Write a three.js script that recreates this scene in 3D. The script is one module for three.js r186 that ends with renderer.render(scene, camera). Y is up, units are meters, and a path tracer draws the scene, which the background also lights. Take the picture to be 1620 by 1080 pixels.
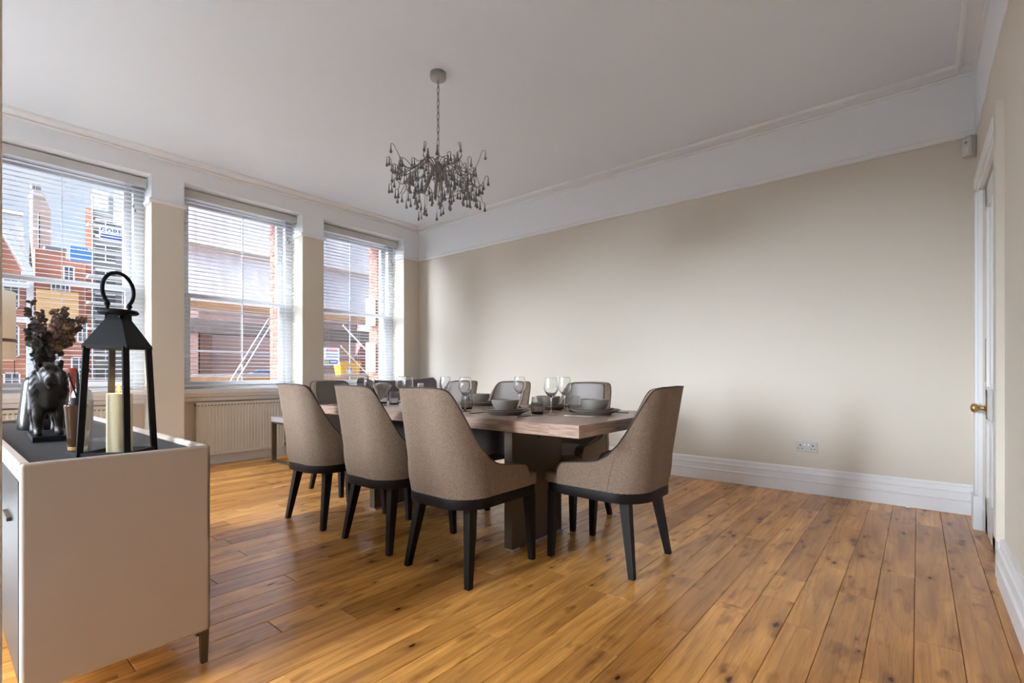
import * as THREE from 'three';
import { mergeGeometries, mergeVertices, toCreasedNormals } from 'three/addons/utils/BufferGeometryUtils.js';
import { RoundedBoxGeometry } from 'three/addons/geometries/RoundedBoxGeometry.js';
import { MarchingCubes } from 'three/addons/objects/MarchingCubes.js';

// ------------------------------------------------------------------ camera, sky, sun, exposure
const scene = new THREE.Scene();
const camera = new THREE.PerspectiveCamera(2 * Math.atan(540 / 770) * 180 / Math.PI, 1620 / 1080, 0.05, 400);
camera.position.set(0, 1, 0);
camera.lookAt(0.7678, 1, -0.6407);
camera.setViewOffset(1620, 1080, 0, -51, 1620, 1080);
camera.updateProjectionMatrix();
const renderer = new THREE.WebGLRenderer({ antialias: true });
renderer.toneMapping = THREE.LinearToneMapping;
renderer.toneMappingExposure = 1.3;
renderer.shadowMap.enabled = true;

function rng(seed) { let s = seed >>> 0; return () => { s = (s + 0x6D2B79F5) >>> 0; let t = s; t = Math.imul(t ^ (t >>> 15), t | 1); t ^= t + Math.imul(t ^ (t >>> 7), t | 61); return ((t ^ (t >>> 14)) >>> 0) / 4294967296; }; }
function hash(x, y, s) { let h = Math.imul(x | 0, 374761393) ^ Math.imul(y | 0, 668265263) ^ Math.imul(s | 0, 1274126177); h = Math.imul(h ^ (h >>> 13), 1103515245); return ((h ^ (h >>> 16)) >>> 0) / 4294967296; }
function vnoise(x, y, s = 0) {
  const xi = Math.floor(x), yi = Math.floor(y), fx = x - xi, fy = y - yi, u = fx * fx * (3 - 2 * fx), v = fy * fy * (3 - 2 * fy);
  const a = hash(xi, yi, s), b = hash(xi + 1, yi, s), c = hash(xi, yi + 1, s), d = hash(xi + 1, yi + 1, s);
  return a + (b - a) * u + (c - a) * v + (a - b - c + d) * u * v;
}
function fbm(x, y, s = 0, o = 4) { let t = 0, a = 0.5; for (let i = 0; i < o; i++) { t += a * vnoise(x, y, s + i * 17); x *= 2.03; y *= 2.03; a *= 0.5; } return t; }

{ // blue sky with broken white cloud, the same all round
  const W = 1024, Hh = 512, d = new Float32Array(W * Hh * 4);
  for (let j = 0; j < Hh; j++) for (let i = 0; i < W; i++) {
    const el = (j + 0.5) / Hh * Math.PI - Math.PI / 2, az = (i + 0.5) / W * 2 * Math.PI;
    const e = Math.max(0, Math.sin(el)), dx = Math.cos(az) * Math.cos(el), dz = Math.sin(az) * Math.cos(el);
    const k = 1.6 / (e + 0.35);
    let c = fbm(dx * k * 1.4 + 9, dz * k * 1.4 + 4, 3, 5); c = Math.min(1, Math.max(0, (c - 0.50) * 3.2));
    const h = Math.pow(1 - e, 3);
    const r = 0.34 + 0.34 * h, g = 0.56 + 0.24 * h, b = 0.95 + 0.05 * h;
    const o = (j * W + i) * 4;
    d[o] = r + (1.0 - r) * c; d[o + 1] = g + (1.0 - g) * c; d[o + 2] = b + (1.04 - b) * c; d[o + 3] = 1;
  }
  const t = new THREE.DataTexture(d, W, Hh, THREE.RGBAFormat, THREE.FloatType);
  t.mapping = THREE.EquirectangularReflectionMapping; t.magFilter = THREE.LinearFilter; t.minFilter = THREE.LinearFilter; t.needsUpdate = true;
  scene.background = t; scene.environment = t;
  scene.backgroundIntensity = 0.85; scene.environmentIntensity = 0.85;
}
const sun = new THREE.DirectionalLight(new THREE.Color(0.85, 0.955, 1.09), 54);
sun.position.set(-0.92 * 20, 1 + 0.58 * 20, -3 - 0.37 * 20); sun.target.position.set(0, 1, -3);   // broad hazy sun out of view to the left, placed to light the room
sun.castShadow = true; sun.shadow.radius = 120;
sun.shadow.camera.left = -14; sun.shadow.camera.right = 14; sun.shadow.camera.top = 12; sun.shadow.camera.bottom = -12; sun.shadow.camera.far = 60;
sun.shadow.mapSize.set(2048, 2048);
scene.add(sun, sun.target);

// ------------------------------------------------------------------ helpers
const V = (x, y, z) => new THREE.Vector3(x, y, z);
const counts = {};
function numbered(n) { const k = counts[n] = (counts[n] ?? -1) + 1; return k ? n + '_' + String(k).padStart(3, '0') : n; }
function tag(o, label, category, group) { if (label) o.userData.label = label; if (category) o.userData.category = category; if (group) o.userData.group = group; return o; }
function thing(name, label, category, [x, y, z] = [0, 0, 0], turn = 0, group) {
  const o = new THREE.Group(); o.name = numbered(name); o.position.set(x, y, z); o.rotation.y = turn; scene.add(o); return tag(o, label, category, group);
}
function struct(name, parent = scene) { const o = new THREE.Group(); o.name = name; if (parent === scene) o.userData.kind = 'structure'; parent.add(o); return o; }
function part(name, geo, m, parent) { const o = new THREE.Mesh(Array.isArray(geo) ? merge(geo) : geo, m); o.name = name; parent.add(o); return o; }
function dup(root, name, label, [x, y, z], turn = 0, group) {
  const r = root.clone(); r.name = numbered(name); r.position.set(x, y, z); r.rotation.y = turn; r.userData = { ...root.userData }; r.userData.label = label; if (group) r.userData.group = group; scene.add(r); return r;
}
function clean(g) { g = g.index ? g.toNonIndexed() : g; for (const k of Object.keys(g.attributes)) if (!['position', 'normal', 'uv'].includes(k)) g.deleteAttribute(k); if (!g.attributes.uv) g.setAttribute('uv', new THREE.Float32BufferAttribute(new Float32Array(g.attributes.position.count * 2), 2)); g.clearGroups(); return g; }
function merge(list) { return list.length === 1 ? list[0] : mergeGeometries(list.map(clean), false); }
function boxUV(g) { // uv in metres from the dominant normal
  const p = g.attributes.position, n = g.attributes.normal, uv = new Float32Array(p.count * 2);
  for (let i = 0; i < p.count; i++) { const ax = Math.abs(n.getX(i)), ay = Math.abs(n.getY(i)), az = Math.abs(n.getZ(i)); let u, v;
    if (ay >= ax && ay >= az) { u = p.getX(i); v = p.getZ(i); } else if (ax >= az) { u = p.getZ(i); v = p.getY(i); } else { u = p.getX(i); v = p.getY(i); }
    uv[2 * i] = u; uv[2 * i + 1] = v; }
  g.setAttribute('uv', new THREE.BufferAttribute(uv, 2)); return g;
}
function box(x0, x1, y0, y1, z0, z1, r = 0) {
  const w = x1 - x0, h = y1 - y0, d = z1 - z0;
  const g = r ? new RoundedBoxGeometry(w, h, d, 2, Math.min(r, w / 2.01, h / 2.01, d / 2.01)) : new THREE.BoxGeometry(w, h, d).toNonIndexed();
  g.translate((x0 + x1) / 2, (y0 + y1) / 2, (z0 + z1) / 2); return boxUV(clean(g));
}
function cyl(a, b, r0, r1 = r0, n = 12) {
  const d = b.clone().sub(a), L = d.length(), g = new THREE.CylinderGeometry(r1, r0, L, n);
  g.applyMatrix4(new THREE.Matrix4().makeRotationFromQuaternion(new THREE.Quaternion().setFromUnitVectors(V(0, 1, 0), d.normalize()))); g.translate((a.x + b.x) / 2, (a.y + b.y) / 2, (a.z + b.z) / 2); return clean(g);
}
function bar(a, b, w, h) { // square bar between two points
  const d = b.clone().sub(a), L = d.length(), g = new THREE.BoxGeometry(w, L, h);
  g.applyMatrix4(new THREE.Matrix4().makeRotationFromQuaternion(new THREE.Quaternion().setFromUnitVectors(V(0, 1, 0), d.normalize()))); g.translate((a.x + b.x) / 2, (a.y + b.y) / 2, (a.z + b.z) / 2); return clean(g);
}
function tube(pts, r, seg = 24, n = 6, closed = false) { return clean(new THREE.TubeGeometry(new THREE.CatmullRomCurve3(pts, closed), seg, r, n, closed)); }
function lathe(pts, n = 32) { return clean(new THREE.LatheGeometry(pts.map(([x, y]) => new THREE.Vector2(x, y)), n)); }
function tri(list) { // list of quads/triangles as arrays of Vector3, flat normals
  const p = []; for (const f of list) { p.push(f[0], f[1], f[2]); if (f.length === 4) p.push(f[0], f[2], f[3]); }
  const g = new THREE.BufferGeometry().setFromPoints(p); g.computeVertexNormals(); return boxUV(clean(g));
}
function frustum(b, t) { return tri([[b[3], b[2], b[1], b[0]], [t[0], t[1], t[2], t[3]], ...[0, 1, 2, 3].map((i) => [b[i], b[(i + 1) % 4], t[(i + 1) % 4], t[i]])].map((f) => f)); }
const square = (cx, cy, cz, hw, hd = hw) => [V(cx - hw, cy, cz + hd), V(cx + hw, cy, cz + hd), V(cx + hw, cy, cz - hd), V(cx - hw, cy, cz - hd)];
function profile(pts, A, B, n) { // moulding: pts are [outward, up] listed from wall bottom round to wall top; n outward
  const f = [], P = (o, q) => V(o.x + n.x * q[0], o.y + q[1], o.z + n.z * q[0]);
  const side = V(B.x - A.x, 0, B.z - A.z).cross(V(0, 1, 0)).dot(n) > 0;
  for (let i = 0; i + 1 < pts.length; i++) { const q = [P(A, pts[i]), P(B, pts[i]), P(B, pts[i + 1]), P(A, pts[i + 1])]; f.push(side ? q.reverse() : q); }
  const tr = THREE.ShapeUtils.triangulateShape(pts.map(([a, b]) => new THREE.Vector2(a, b)), []);
  for (const t of tr) { f.push(t.map((k) => P(A, pts[k]))); f.push(t.map((k) => P(B, pts[k])).reverse()); }
  return tri(f);
}
function shapeExtrude(pts, depth, bevel = 0, bs = 2) {
  const s = new THREE.Shape(pts.map(([a, b]) => new THREE.Vector2(a, b)));
  return clean(new THREE.ExtrudeGeometry(s, { depth, bevelEnabled: bevel > 0, bevelSize: bevel, bevelThickness: bevel, bevelSegments: bs, curveSegments: 4 }));
}
function grid(nu, nv, f, wrapU = false) { // surface f(u,v)->[Vector3, u, v]
  const pos = [], uv = [], idx = [];
  for (let i = 0; i <= nu; i++) for (let j = 0; j <= nv; j++) { const [p, a, b] = f(i / nu, j / nv); pos.push(p.x, p.y, p.z); uv.push(a ?? i / nu, b ?? j / nv); }
  for (let i = 0; i < nu; i++) for (let j = 0; j < nv; j++) { const a = i * (nv + 1) + j, b = a + nv + 1; idx.push(a, b, b + 1, a, b + 1, a + 1); }
  const g = new THREE.BufferGeometry(); g.setAttribute('position', new THREE.Float32BufferAttribute(pos, 3)); g.setAttribute('uv', new THREE.Float32BufferAttribute(uv, 2)); g.setIndex(idx); g.computeVertexNormals(); return g;
}
function dataTex(w, h, fn, srgb = true) {
  const d = new Uint8Array(w * h * 4);
  for (let j = 0; j < h; j++) for (let i = 0; i < w; i++) { const c = fn(i, j), o = (j * w + i) * 4; d[o] = Math.max(0, Math.min(255, c[0])); d[o + 1] = Math.max(0, Math.min(255, c[1])); d[o + 2] = Math.max(0, Math.min(255, c[2])); d[o + 3] = 255; }
  const t = new THREE.DataTexture(d, w, h); if (srgb) t.colorSpace = THREE.SRGBColorSpace; t.wrapS = t.wrapT = THREE.RepeatWrapping; t.magFilter = THREE.LinearFilter; t.minFilter = THREE.LinearMipmapLinearFilter; t.generateMipmaps = true; t.needsUpdate = true; return t;
}
const std = (r, g, b, rough = 0.6, metal = 0, extra = {}) => new THREE.MeshStandardMaterial({ color: new THREE.Color().setRGB(r, g, b), roughness: rough, metalness: metal, ...extra });
const phys = (r, g, b, rough, extra = {}) => new THREE.MeshPhysicalMaterial({ color: new THREE.Color().setRGB(r, g, b), roughness: rough, ...extra });

// ------------------------------------------------------------------ materials
const plasterBump = dataTex(256, 256, (i, j) => { const v = 128 + 90 * (fbm(i / 9, j / 9, 5, 3) - 0.45); return [v, v, v]; }, false);
plasterBump.repeat.set(2.2, 2.2);
const M = {
  cream: std(0.72, 0.655, 0.555, 0.85, 0, { bumpMap: plasterBump, bumpScale: 0.0006 }),
  white: std(0.89, 0.91, 0.93, 0.8, 0, { bumpMap: plasterBump, bumpScale: 0.0005 }),
  ceiling: std(0.85, 0.89, 0.93, 0.9, 0, { bumpMap: plasterBump, bumpScale: 0.0006 }),
  gloss: std(0.89, 0.89, 0.885, 0.35),
  frame: std(0.62, 0.63, 0.635, 0.4),
  blind: std(0.86, 0.86, 0.865, 0.4),
  cord: std(0.75, 0.75, 0.74, 0.8),
  pane: phys(1, 1, 1, 0, { transmission: 1, thickness: 0, ior: 1.5 }),
  radiator: std(0.84, 0.81, 0.74, 0.35),
  brass: std(0.50, 0.32, 0.12, 0.28, 1),
  chrome: std(0.65, 0.64, 0.62, 0.2, 1),
  black: phys(0.006, 0.006, 0.0065, 0.55, { specularIntensity: 0.35 }),
  wenge: phys(0.007, 0.005, 0.0045, 0.5, { specularIntensity: 0.45 }),
  bronze: std(0.115, 0.085, 0.055, 0.5, 0.55),
  darkGap: std(0.03, 0.02, 0.012, 0.9),
  plastic: std(0.62, 0.60, 0.55, 0.4),
  steel: std(0.55, 0.55, 0.56, 0.3, 1),
};
// honey oak boards: eight grain patterns
function oak(seed, w = 1536, h = 112, dark = 1) {
  const R = rng(seed), knots = [];
  const nk = Math.floor(R() * 5); for (let k = 0; k < nk; k++) knots.push([R() * w, h * (0.1 + 0.8 * R()), 4 + 12 * R() * R(), R() < 0.5 ? 1 : 0.5]);
  const off = R() * 100, cath = R() < 0.5 ? 1 : 0.35, cy = h * (0.3 + 0.4 * R()), sw = 0.8 + 0.6 * R();
  return dataTex(w, h, (i, j) => {
    let x = i / 340, y = j / h, warp = 0, kd = 0;
    for (const [kx, ky, kr, ks] of knots) { const dx = (i - kx) / (kr * 2.4), dy = (j - ky) / kr, q = dx * dx + dy * dy; warp += ks * 0.9 * Math.exp(-q * 0.22) * Math.tanh(dy * 2); const wob = 0.45 + 1.1 * vnoise(i / 9, j / 4, seed); kd = Math.max(kd, ks * Math.exp(-q * 2.4 * wob), ks * 0.30 * Math.exp(-q * 0.35)); }
    const ring = y * 3.2 * sw + warp + 1.7 * fbm(x * 0.9 + off, y * 1.3, seed, 3) + cath * 5 * Math.pow(Math.abs(j - cy) / h, 2) - cath * x * 0.9;
    let g1 = ring - Math.floor(ring); g1 = Math.pow(g1, 2.2) * (1 - Math.pow(g1, 12)); // soft early wood, sharper late wood
    const fine = fbm(i / 70 + off, j / 1.5, seed + 5, 3), pores = Math.max(0, fbm(i / 26, j / 0.8, seed + 9, 2) - 0.52), broad = fbm(i / 300 + off, j / 45, seed + 13, 3), smoke = Math.max(0, fbm(i / 110 + off, j / 40, seed + 23, 3) - 0.56);
    let t = 1.0 - 0.16 * g1 * (0.4 + fine) - 0.20 * (fine - 0.42) - 0.38 * pores - 0.40 * (broad - 0.45) - 1.2 * smoke;
    t *= (1 - 0.84 * kd) * dark;
    return [224 * Math.pow(t, 0.95), 161 * Math.pow(t, 1.15), 84 * Math.pow(t, 1.4)];
  });
}
const oakMats = [];
for (let k = 0; k < 8; k++) {
  const t = oak(100 + k * 7); t.wrapT = THREE.ClampToEdgeWrapping;
  for (const tone of [[0.86, 0.82, 0.76], [1.0, 0.97, 0.92], [0.70, 0.63, 0.54]]) oakMats.push(new THREE.MeshStandardMaterial({ map: t, color: new THREE.Color().setRGB(...tone), roughness: 0.27 }));
}
// table veneer and black oak
const veneer = dataTex(1024, 256, (i, j) => { const f = fbm(i / 90, j / 3.2, 31, 4), b = fbm(i / 300, j / 26, 37, 3), p = Math.max(0, fbm(i / 40, j / 1.2, 41, 2) - 0.52); const t = 1 - 0.5 * (f - 0.45) - 0.35 * (b - 0.45) - 0.7 * p; return [172 * t, 143 * t, 124 * t]; });
veneer.repeat.set(1, 2.2);
M.veneer = new THREE.MeshStandardMaterial({ map: veneer, roughness: 0.28 });
const blackOak = dataTex(1024, 512, (i, j) => { const r = 0.5 + 0.5 * Math.sin((j / 13 + 3.0 * fbm(i / 220, j / 70, 51, 3) + 1.2 * Math.sin(i / 260)) * 3.0); const f = fbm(i / 40, j / 1.6, 55, 3); const t = 0.55 + 0.5 * r * f + 0.5 * (f - 0.4); return [44 * t, 43 * t, 44 * t]; });
M.blackOak = new THREE.MeshStandardMaterial({ map: blackOak, roughness: 0.58, bumpMap: blackOak, bumpScale: 0.0008 });
// heathered chair cloth and the smooth lining
const heather = dataTex(512, 512, (i, j) => { const n = hash(i, j, 2), wv = ((i + j) & 3) < 2 ? 0.06 : -0.04, c = fbm(i / 3.1, j / 3.1, 61, 3); const t = 0.80 + 0.30 * (n - 0.5) + wv + 0.75 * (c - 0.45); return [163 * t, 139 * t, 117 * t]; });
heather.repeat.set(4.2, 4.2);
M.cloth = phys(1, 1, 1, 0.92, { map: heather, bumpMap: heather, bumpScale: 0.0012, sheen: 0.25, sheenRoughness: 0.6, sheenColor: new THREE.Color(0.6, 0.55, 0.5) });
M.lining = std(0.235, 0.195, 0.168, 0.5);
M.seat = std(0.25, 0.215, 0.19, 0.5);
M.piping = std(0.045, 0.035, 0.028, 0.6);

// ------------------------------------------------------------------ room shell
const XR = 4.735, ZW = -5.768, ZREC = -6.03, ZOUT = -6.5, ZC = 0.315, XL = -2.0, HC = 3.17, RAIL = 2.68, HEAD = 2.955, SILL = 0.80;
const bays = [[0.15, 1.399], [1.676, 2.922], [3.198, 4.4475], [-1.376, -0.127]];   // three in view and one added beyond the frame to admit more light
{
  const floor = struct('floor');
  part('subfloor', box(XL - 0.1, XR + 0.02, -0.2, -0.021, ZREC - 0.02, ZC + 0.15), M.darkGap, floor);
  const R = rng(7), rows = []; for (let k = 3; k >= -45; k--) rows.push(-0.012 + k * 0.134);
  let n = 0;
  for (const z of rows) {
    let x = XL - R() * 1.6;
    while (x < XR) {
      const L = 0.95 + R() * 1.35, a = Math.max(x, XL), b = Math.min(x + L, XR - 0.004); x += L;
      if (b - a < 0.05) continue;
      const z0 = Math.max(z - 0.134, ZREC + 0.002), z1 = Math.min(z, ZC + 0.05), w = z1 - z0, l = b - a, c = 0.0017, y = (R() - 0.5) * 0.0006;
      if (w < 0.02) continue;
      const g = frustum(square(0, -0.018, 0, l / 2 - 0.0009, w / 2 - 0.0007), square(0, -c, 0, l / 2 - 0.0009, w / 2 - 0.0007));
      const top = frustum(square(0, -c, 0, l / 2 - 0.0009, w / 2 - 0.0007), square(0, 0, 0, l / 2 - 0.0009 - c, w / 2 - 0.0007 - c));
      const m = merge([g, top]), p = m.attributes.position, uv = m.attributes.uv, o = R() * 3, flip = R() < 0.5;
      for (let i = 0; i < p.count; i++) { uv.setXY(i, (p.getX(i) + o) / 1.9, flip ? 1 - (p.getZ(i) / 0.134 + 0.5) : p.getZ(i) / 0.134 + 0.5); }
      const mesh = part(n ? 'plank_' + String(n).padStart(3, '0') : 'plank', m, oakMats[Math.floor(R() * oakMats.length)], floor); n++;
      mesh.position.set((a + b) / 2, y, (z0 + z1) / 2);
    }
  }
}
{ const c = struct('ceiling'); part('ceiling_slab', box(XL - 0.2, XR + 0.2, HC, HC + 0.2, ZOUT, ZC + 0.2), M.ceiling, c); }
{ // window wall: full-height bays with piers between
  const w = struct('wall_window');
  const xs = [XL - 0.2, -1.376, -0.127, 0.15, 1.399, 1.676, 2.922, 3.198, 4.4475, XR + 0.2];
  for (let i = 0; i < xs.length; i += 2) {
    part('pier', box(xs[i], xs[i + 1], -0.02, RAIL, ZOUT + 0.11, ZW), M.cream, w);
    part('frieze', box(xs[i], xs[i + 1], RAIL, HC, ZOUT + 0.11, ZW), M.white, w);
  }
  for (const [a, b] of bays) {
    part('lintel', box(a, b, HEAD, HC, ZOUT + 0.11, ZW), M.white, w);
    part('spandrel', box(a, b, -0.02, SILL - 0.02, ZOUT + 0.11, ZREC), M.cream, w);
  }
  // picture rail on the piers, returned into the reveals
  const rp = [[0, 0], [0.012, 0.002], [0.02, 0.012], [0.024, 0.03], [0.018, 0.04], [0, 0.046]];
  for (let i = 0; i < xs.length; i += 2) {
    const a = Math.max(xs[i], XL), b = Math.min(xs[i + 1], XR), g = [profile(rp, V(a - (i ? 0.02 : 0), RAIL, ZW), V(b + (i < 8 ? 0.02 : 0), RAIL, ZW), V(0, 0, 1))];
    if (i) g.push(profile(rp, V(a, RAIL, -5.96), V(a, RAIL, ZW + 0.02), V(-1, 0, 0)));
    if (i < 8) g.push(profile(rp, V(b, RAIL, ZW + 0.02), V(b, RAIL, -5.96), V(1, 0, 0)));
    part('picture_rail', g, M.gloss, w);
  }
  const mort = std(0.12, 0.10, 0.085, 0.95), outer = std(0.30, 0.095, 0.045, 0.9);
  part('outer_leaf', [box(XL - 0.2, -1.46, -4.5, 9, ZOUT - 0.12, ZOUT + 0.108), box(-0.04, 0.06, -4.5, 9, ZOUT - 0.12, ZOUT + 0.108), ...[[-1.46, -0.04], [0.06, 1.38], [1.6, 2.9], [3.12, 4.42]].flatMap(([a, b]) => [box(a, b, -4.5, 0.74, ZOUT - 0.12, ZOUT + 0.108), box(a, b, 3.0, 9, ZOUT - 0.12, ZOUT + 0.108)])], outer, w);
  const brickM = [std(0.115, 0.026, 0.010, 0.9), std(0.095, 0.020, 0.008, 0.9), std(0.135, 0.034, 0.014, 0.9)], R = rng(91);
  const br = box(-0.106, 0.106, 0, 0.063, -0.111, 0.111, 0.004), half = box(-0.106, 0.106, 0, 0.063, -0.052, 0.052, 0.004);
  let n = 0;
  for (const xj of [1.38, 2.9, 4.42]) {
    part('brick_backing', box(xj + 0.012, xj + 0.2, 0.74, 3.0, ZOUT - 0.115, ZOUT + 0.108), mort, w);
    for (let k = 0; k < 30; k++) for (const c of (k % 2 ? [0] : [-0.057, 0.057])) {
      const b = part(n ? 'brick_' + String(n).padStart(3, '0') : 'brick', k % 2 ? br : half, brickM[Math.floor(R() * 3)], w); n++;
      b.position.set(xj + 0.108 + R() * 0.003, 0.745 + k * 0.075, ZOUT - 0.006 + c);
    }
  }
}
{ const w = struct('wall_right'); part('wall_face', box(XR, XR + 0.2, -0.02, RAIL, ZOUT + 0.11, ZC + 0.2), M.cream, w); part('frieze', box(XR, XR + 0.2, RAIL, HC, ZOUT + 0.11, ZC + 0.2), M.white, w); }
const LB = [[-5.55, -4.15], [-2.7, -1.9]], addedLeftBays = LB;   // two windows added in the unseen left wall to brighten the room
{ const w = struct('wall_left'); part('wall_face', [box(XL - 0.4, XL, -0.02, RAIL, ZOUT + 0.11, LB[0][0]), box(XL - 0.4, XL, -0.02, RAIL, LB[0][1], LB[1][0]), box(XL - 0.4, XL, -0.02, RAIL, LB[1][1], ZC + 0.2), ...LB.map(([a, b]) => box(XL - 0.4, XL, -0.02, 0.28, a, b))], M.cream, w); part('frieze', box(XL - 0.4, XL, RAIL, HC, ZOUT + 0.11, ZC + 0.2), M.white, w); }  // unseen wall, set where its added windows light the long wall
const DX0 = 3.39, DX1 = 4.29, DH = 2.17;
{ const w = struct('wall_door');
  part('wall_face', [box(XL, DX0, -0.02, RAIL, ZC, ZC + 0.2), box(DX1, XR, -0.02, RAIL, ZC, ZC + 0.2), box(DX0, DX1, DH, RAIL, ZC, ZC + 0.2)], M.cream, w);
  part('frieze', box(XL, XR, RAIL, HC, ZC, ZC + 0.2), M.white, w); }
{ const w = struct('wall_stub'); part('wall_face', box(-0.16, 0.0225, -0.02, HC, -0.45, -0.33, 0.006), M.cream, w); }
{ const t = thing('added_bounce_rug', 'cream floor covering added beyond the sideboard to bounce light upward, outside the picture', 'added_bounce_rug', [-0.98, 0, -3.1]); part('pile', box(-0.9, 0.9, 0.0005, 0.014, -2.4, 2.4, 0.006), std(0.78, 0.77, 0.74, 0.95), t); for (const z of [-2.405, 2.405]) part('binding', box(-0.905, 0.905, 0.0005, 0.011, z - 0.015, z + 0.015, 0.004), std(0.6, 0.58, 0.54, 0.9), t); }  // added out of view: pale surface bouncing neutral light to ceiling and walls
// cornice, picture rail and skirting
const cornice = [[0, -0.055], [0.016, -0.052], [0.022, -0.04], [0.016, -0.03], [0.03, -0.026], [0.08, -0.02], [0.086, -0.022], [0.098, -0.028], [0.112, -0.022], [0.118, -0.008], [0.118, 0], [0, 0]];
const rail = [[0, 0], [0.012, 0.002], [0.02, 0.012], [0.022, 0.03], [0.016, 0.04], [0, 0.046]];
const skirt = [[0, 0], [0.026, 0], [0.026, 0.092], [0.031, 0.097], [0.031, 0.104], [0.022, 0.112], [0.020, 0.150], [0.024, 0.156], [0.024, 0.163], [0.016, 0.170], [0.015, 0.192], [0.019, 0.198], [0.014, 0.2125], [0, 0.2125]];
const sk2 = [[0, 0], [0.02, 0], [0.02, 0.15], [0.012, 0.165], [0, 0.165]];
{ const t = struct('trim_1'); part('cornice', profile(cornice, V(XL, HC, ZW), V(XR, HC, ZW), V(0, 0, 1)), M.gloss, t); }
{ const t = struct('trim_2'); part('cornice', profile(cornice, V(XR, HC, ZW), V(XR, HC, ZC), V(-1, 0, 0)), M.gloss, t); }
{ const t = struct('trim_3'); part('cornice', profile(cornice, V(XR, HC, ZC), V(XL, HC, ZC), V(0, 0, -1)), M.gloss, t); }
{ const t = struct('trim_4'); part('picture_rail', profile(rail, V(XR, RAIL, ZW), V(XR, RAIL, ZC), V(-1, 0, 0)), M.gloss, t); }
{ const t = struct('trim_5'); part('picture_rail', profile([[0, 0.03], [0.007, 0.032], [0.007, 0.044], [0, 0.046]], V(XR, RAIL - 0.03, ZC), V(XL, RAIL - 0.03, ZC), V(0, 0, -1)), M.gloss, t); }
{ const t = struct('baseboard_right'); part('skirting', profile(skirt, V(XR, 0, ZW), V(XR, 0, ZC), V(-1, 0, 0)), M.gloss, t); }
{ const t = struct('baseboard_door'); part('skirting', [profile(skirt, V(3.27, 0, ZC), V(0.2, 0, ZC), V(0, 0, -1)), profile(skirt, V(XR - 0.02, 0, ZC), V(4.43, 0, ZC), V(0, 0, -1))], M.gloss, t); }
{ const t = struct('baseboard_window'); const g = [];
  for (const [a, b] of bays) g.push(profile(sk2, V(a, 0, ZREC), V(b, 0, ZREC), V(0, 0, 1)));
  for (const [a, b] of [[XL, -1.376], [-0.127, 0.15], [1.399, 1.676], [2.922, 3.198], [4.4475, XR]]) g.push(profile(sk2, V(a, 0, ZW), V(b, 0, ZW), V(0, 0, 1)));
  part('skirting', g, M.gloss, t); }

// windows: box frame, two sashes with one pane each, boarded sill with mouldings
const H0 = Math.PI / 2;
function makeWindow(i, a, b, HEAD = 2.955, SILL = 0.80) {
  const w = struct('window_' + i), z = -6.1;
  part('window_frame', [box(a, a + 0.085, SILL, HEAD, z - 0.13, ZREC - 0.005), box(b - 0.085, b, SILL, HEAD, z - 0.13, ZREC - 0.005), box(a, b, HEAD - 0.06, HEAD, z - 0.13, ZREC - 0.005), box(a, b, SILL - 0.02, SILL + 0.03, z - 0.2, ZREC - 0.005),
    box(a + 0.085, a + 0.1, SILL, HEAD, z - 0.035, z - 0.025), box(b - 0.1, b - 0.085, SILL, HEAD, z - 0.035, z - 0.025)], M.frame, w);
  const sash = (nm, y0, y1, zf, lo, hi) => {
    const s = part(nm, [box(a + 0.085, a + 0.145, y0, y1, zf - 0.045, zf, 0.003), box(b - 0.145, b - 0.085, y0, y1, zf - 0.045, zf, 0.003), box(a + 0.14, b - 0.14, y0, y0 + lo, zf - 0.045, zf, 0.003), box(a + 0.14, b - 0.14, y1 - hi, y1, zf - 0.045, zf, 0.003)], M.frame, w);
    part('pane', box(a + 0.14, b - 0.14, y0 + lo - 0.005, y1 - hi + 0.005, zf - 0.024, zf - 0.020), M.pane, s);
    return s;
  };
  sash('lower_sash', SILL + 0.03, 1.875, -6.065, 0.09, 0.045);
  sash('upper_sash', 1.83, HEAD - 0.06, -6.13, 0.045, 0.055);
  part('window_sill', [box(a, b, SILL - 0.015, SILL + 0.035, ZREC - 0.005, -5.90, 0.008), box(a, b, SILL - 0.05, SILL - 0.015, ZREC, -5.935, 0.004), box(a, b, SILL - 0.10, SILL - 0.055, ZREC, -5.99, 0.006)], M.gloss, w);
}
bays.forEach(([a, b], i) => makeWindow(i + 1, a, b));
addedLeftBays.forEach(([a, b], i) => { makeWindow(i + 5, -(b - a) / 2, (b - a) / 2, RAIL, 0.3); const w = scene.getObjectByName('window_' + (i + 5)); w.rotation.y = H0; w.position.set(XL + 5.93, 0, (a + b) / 2); });  // added left-wall windows, out of view, letting more sun into the room

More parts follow.
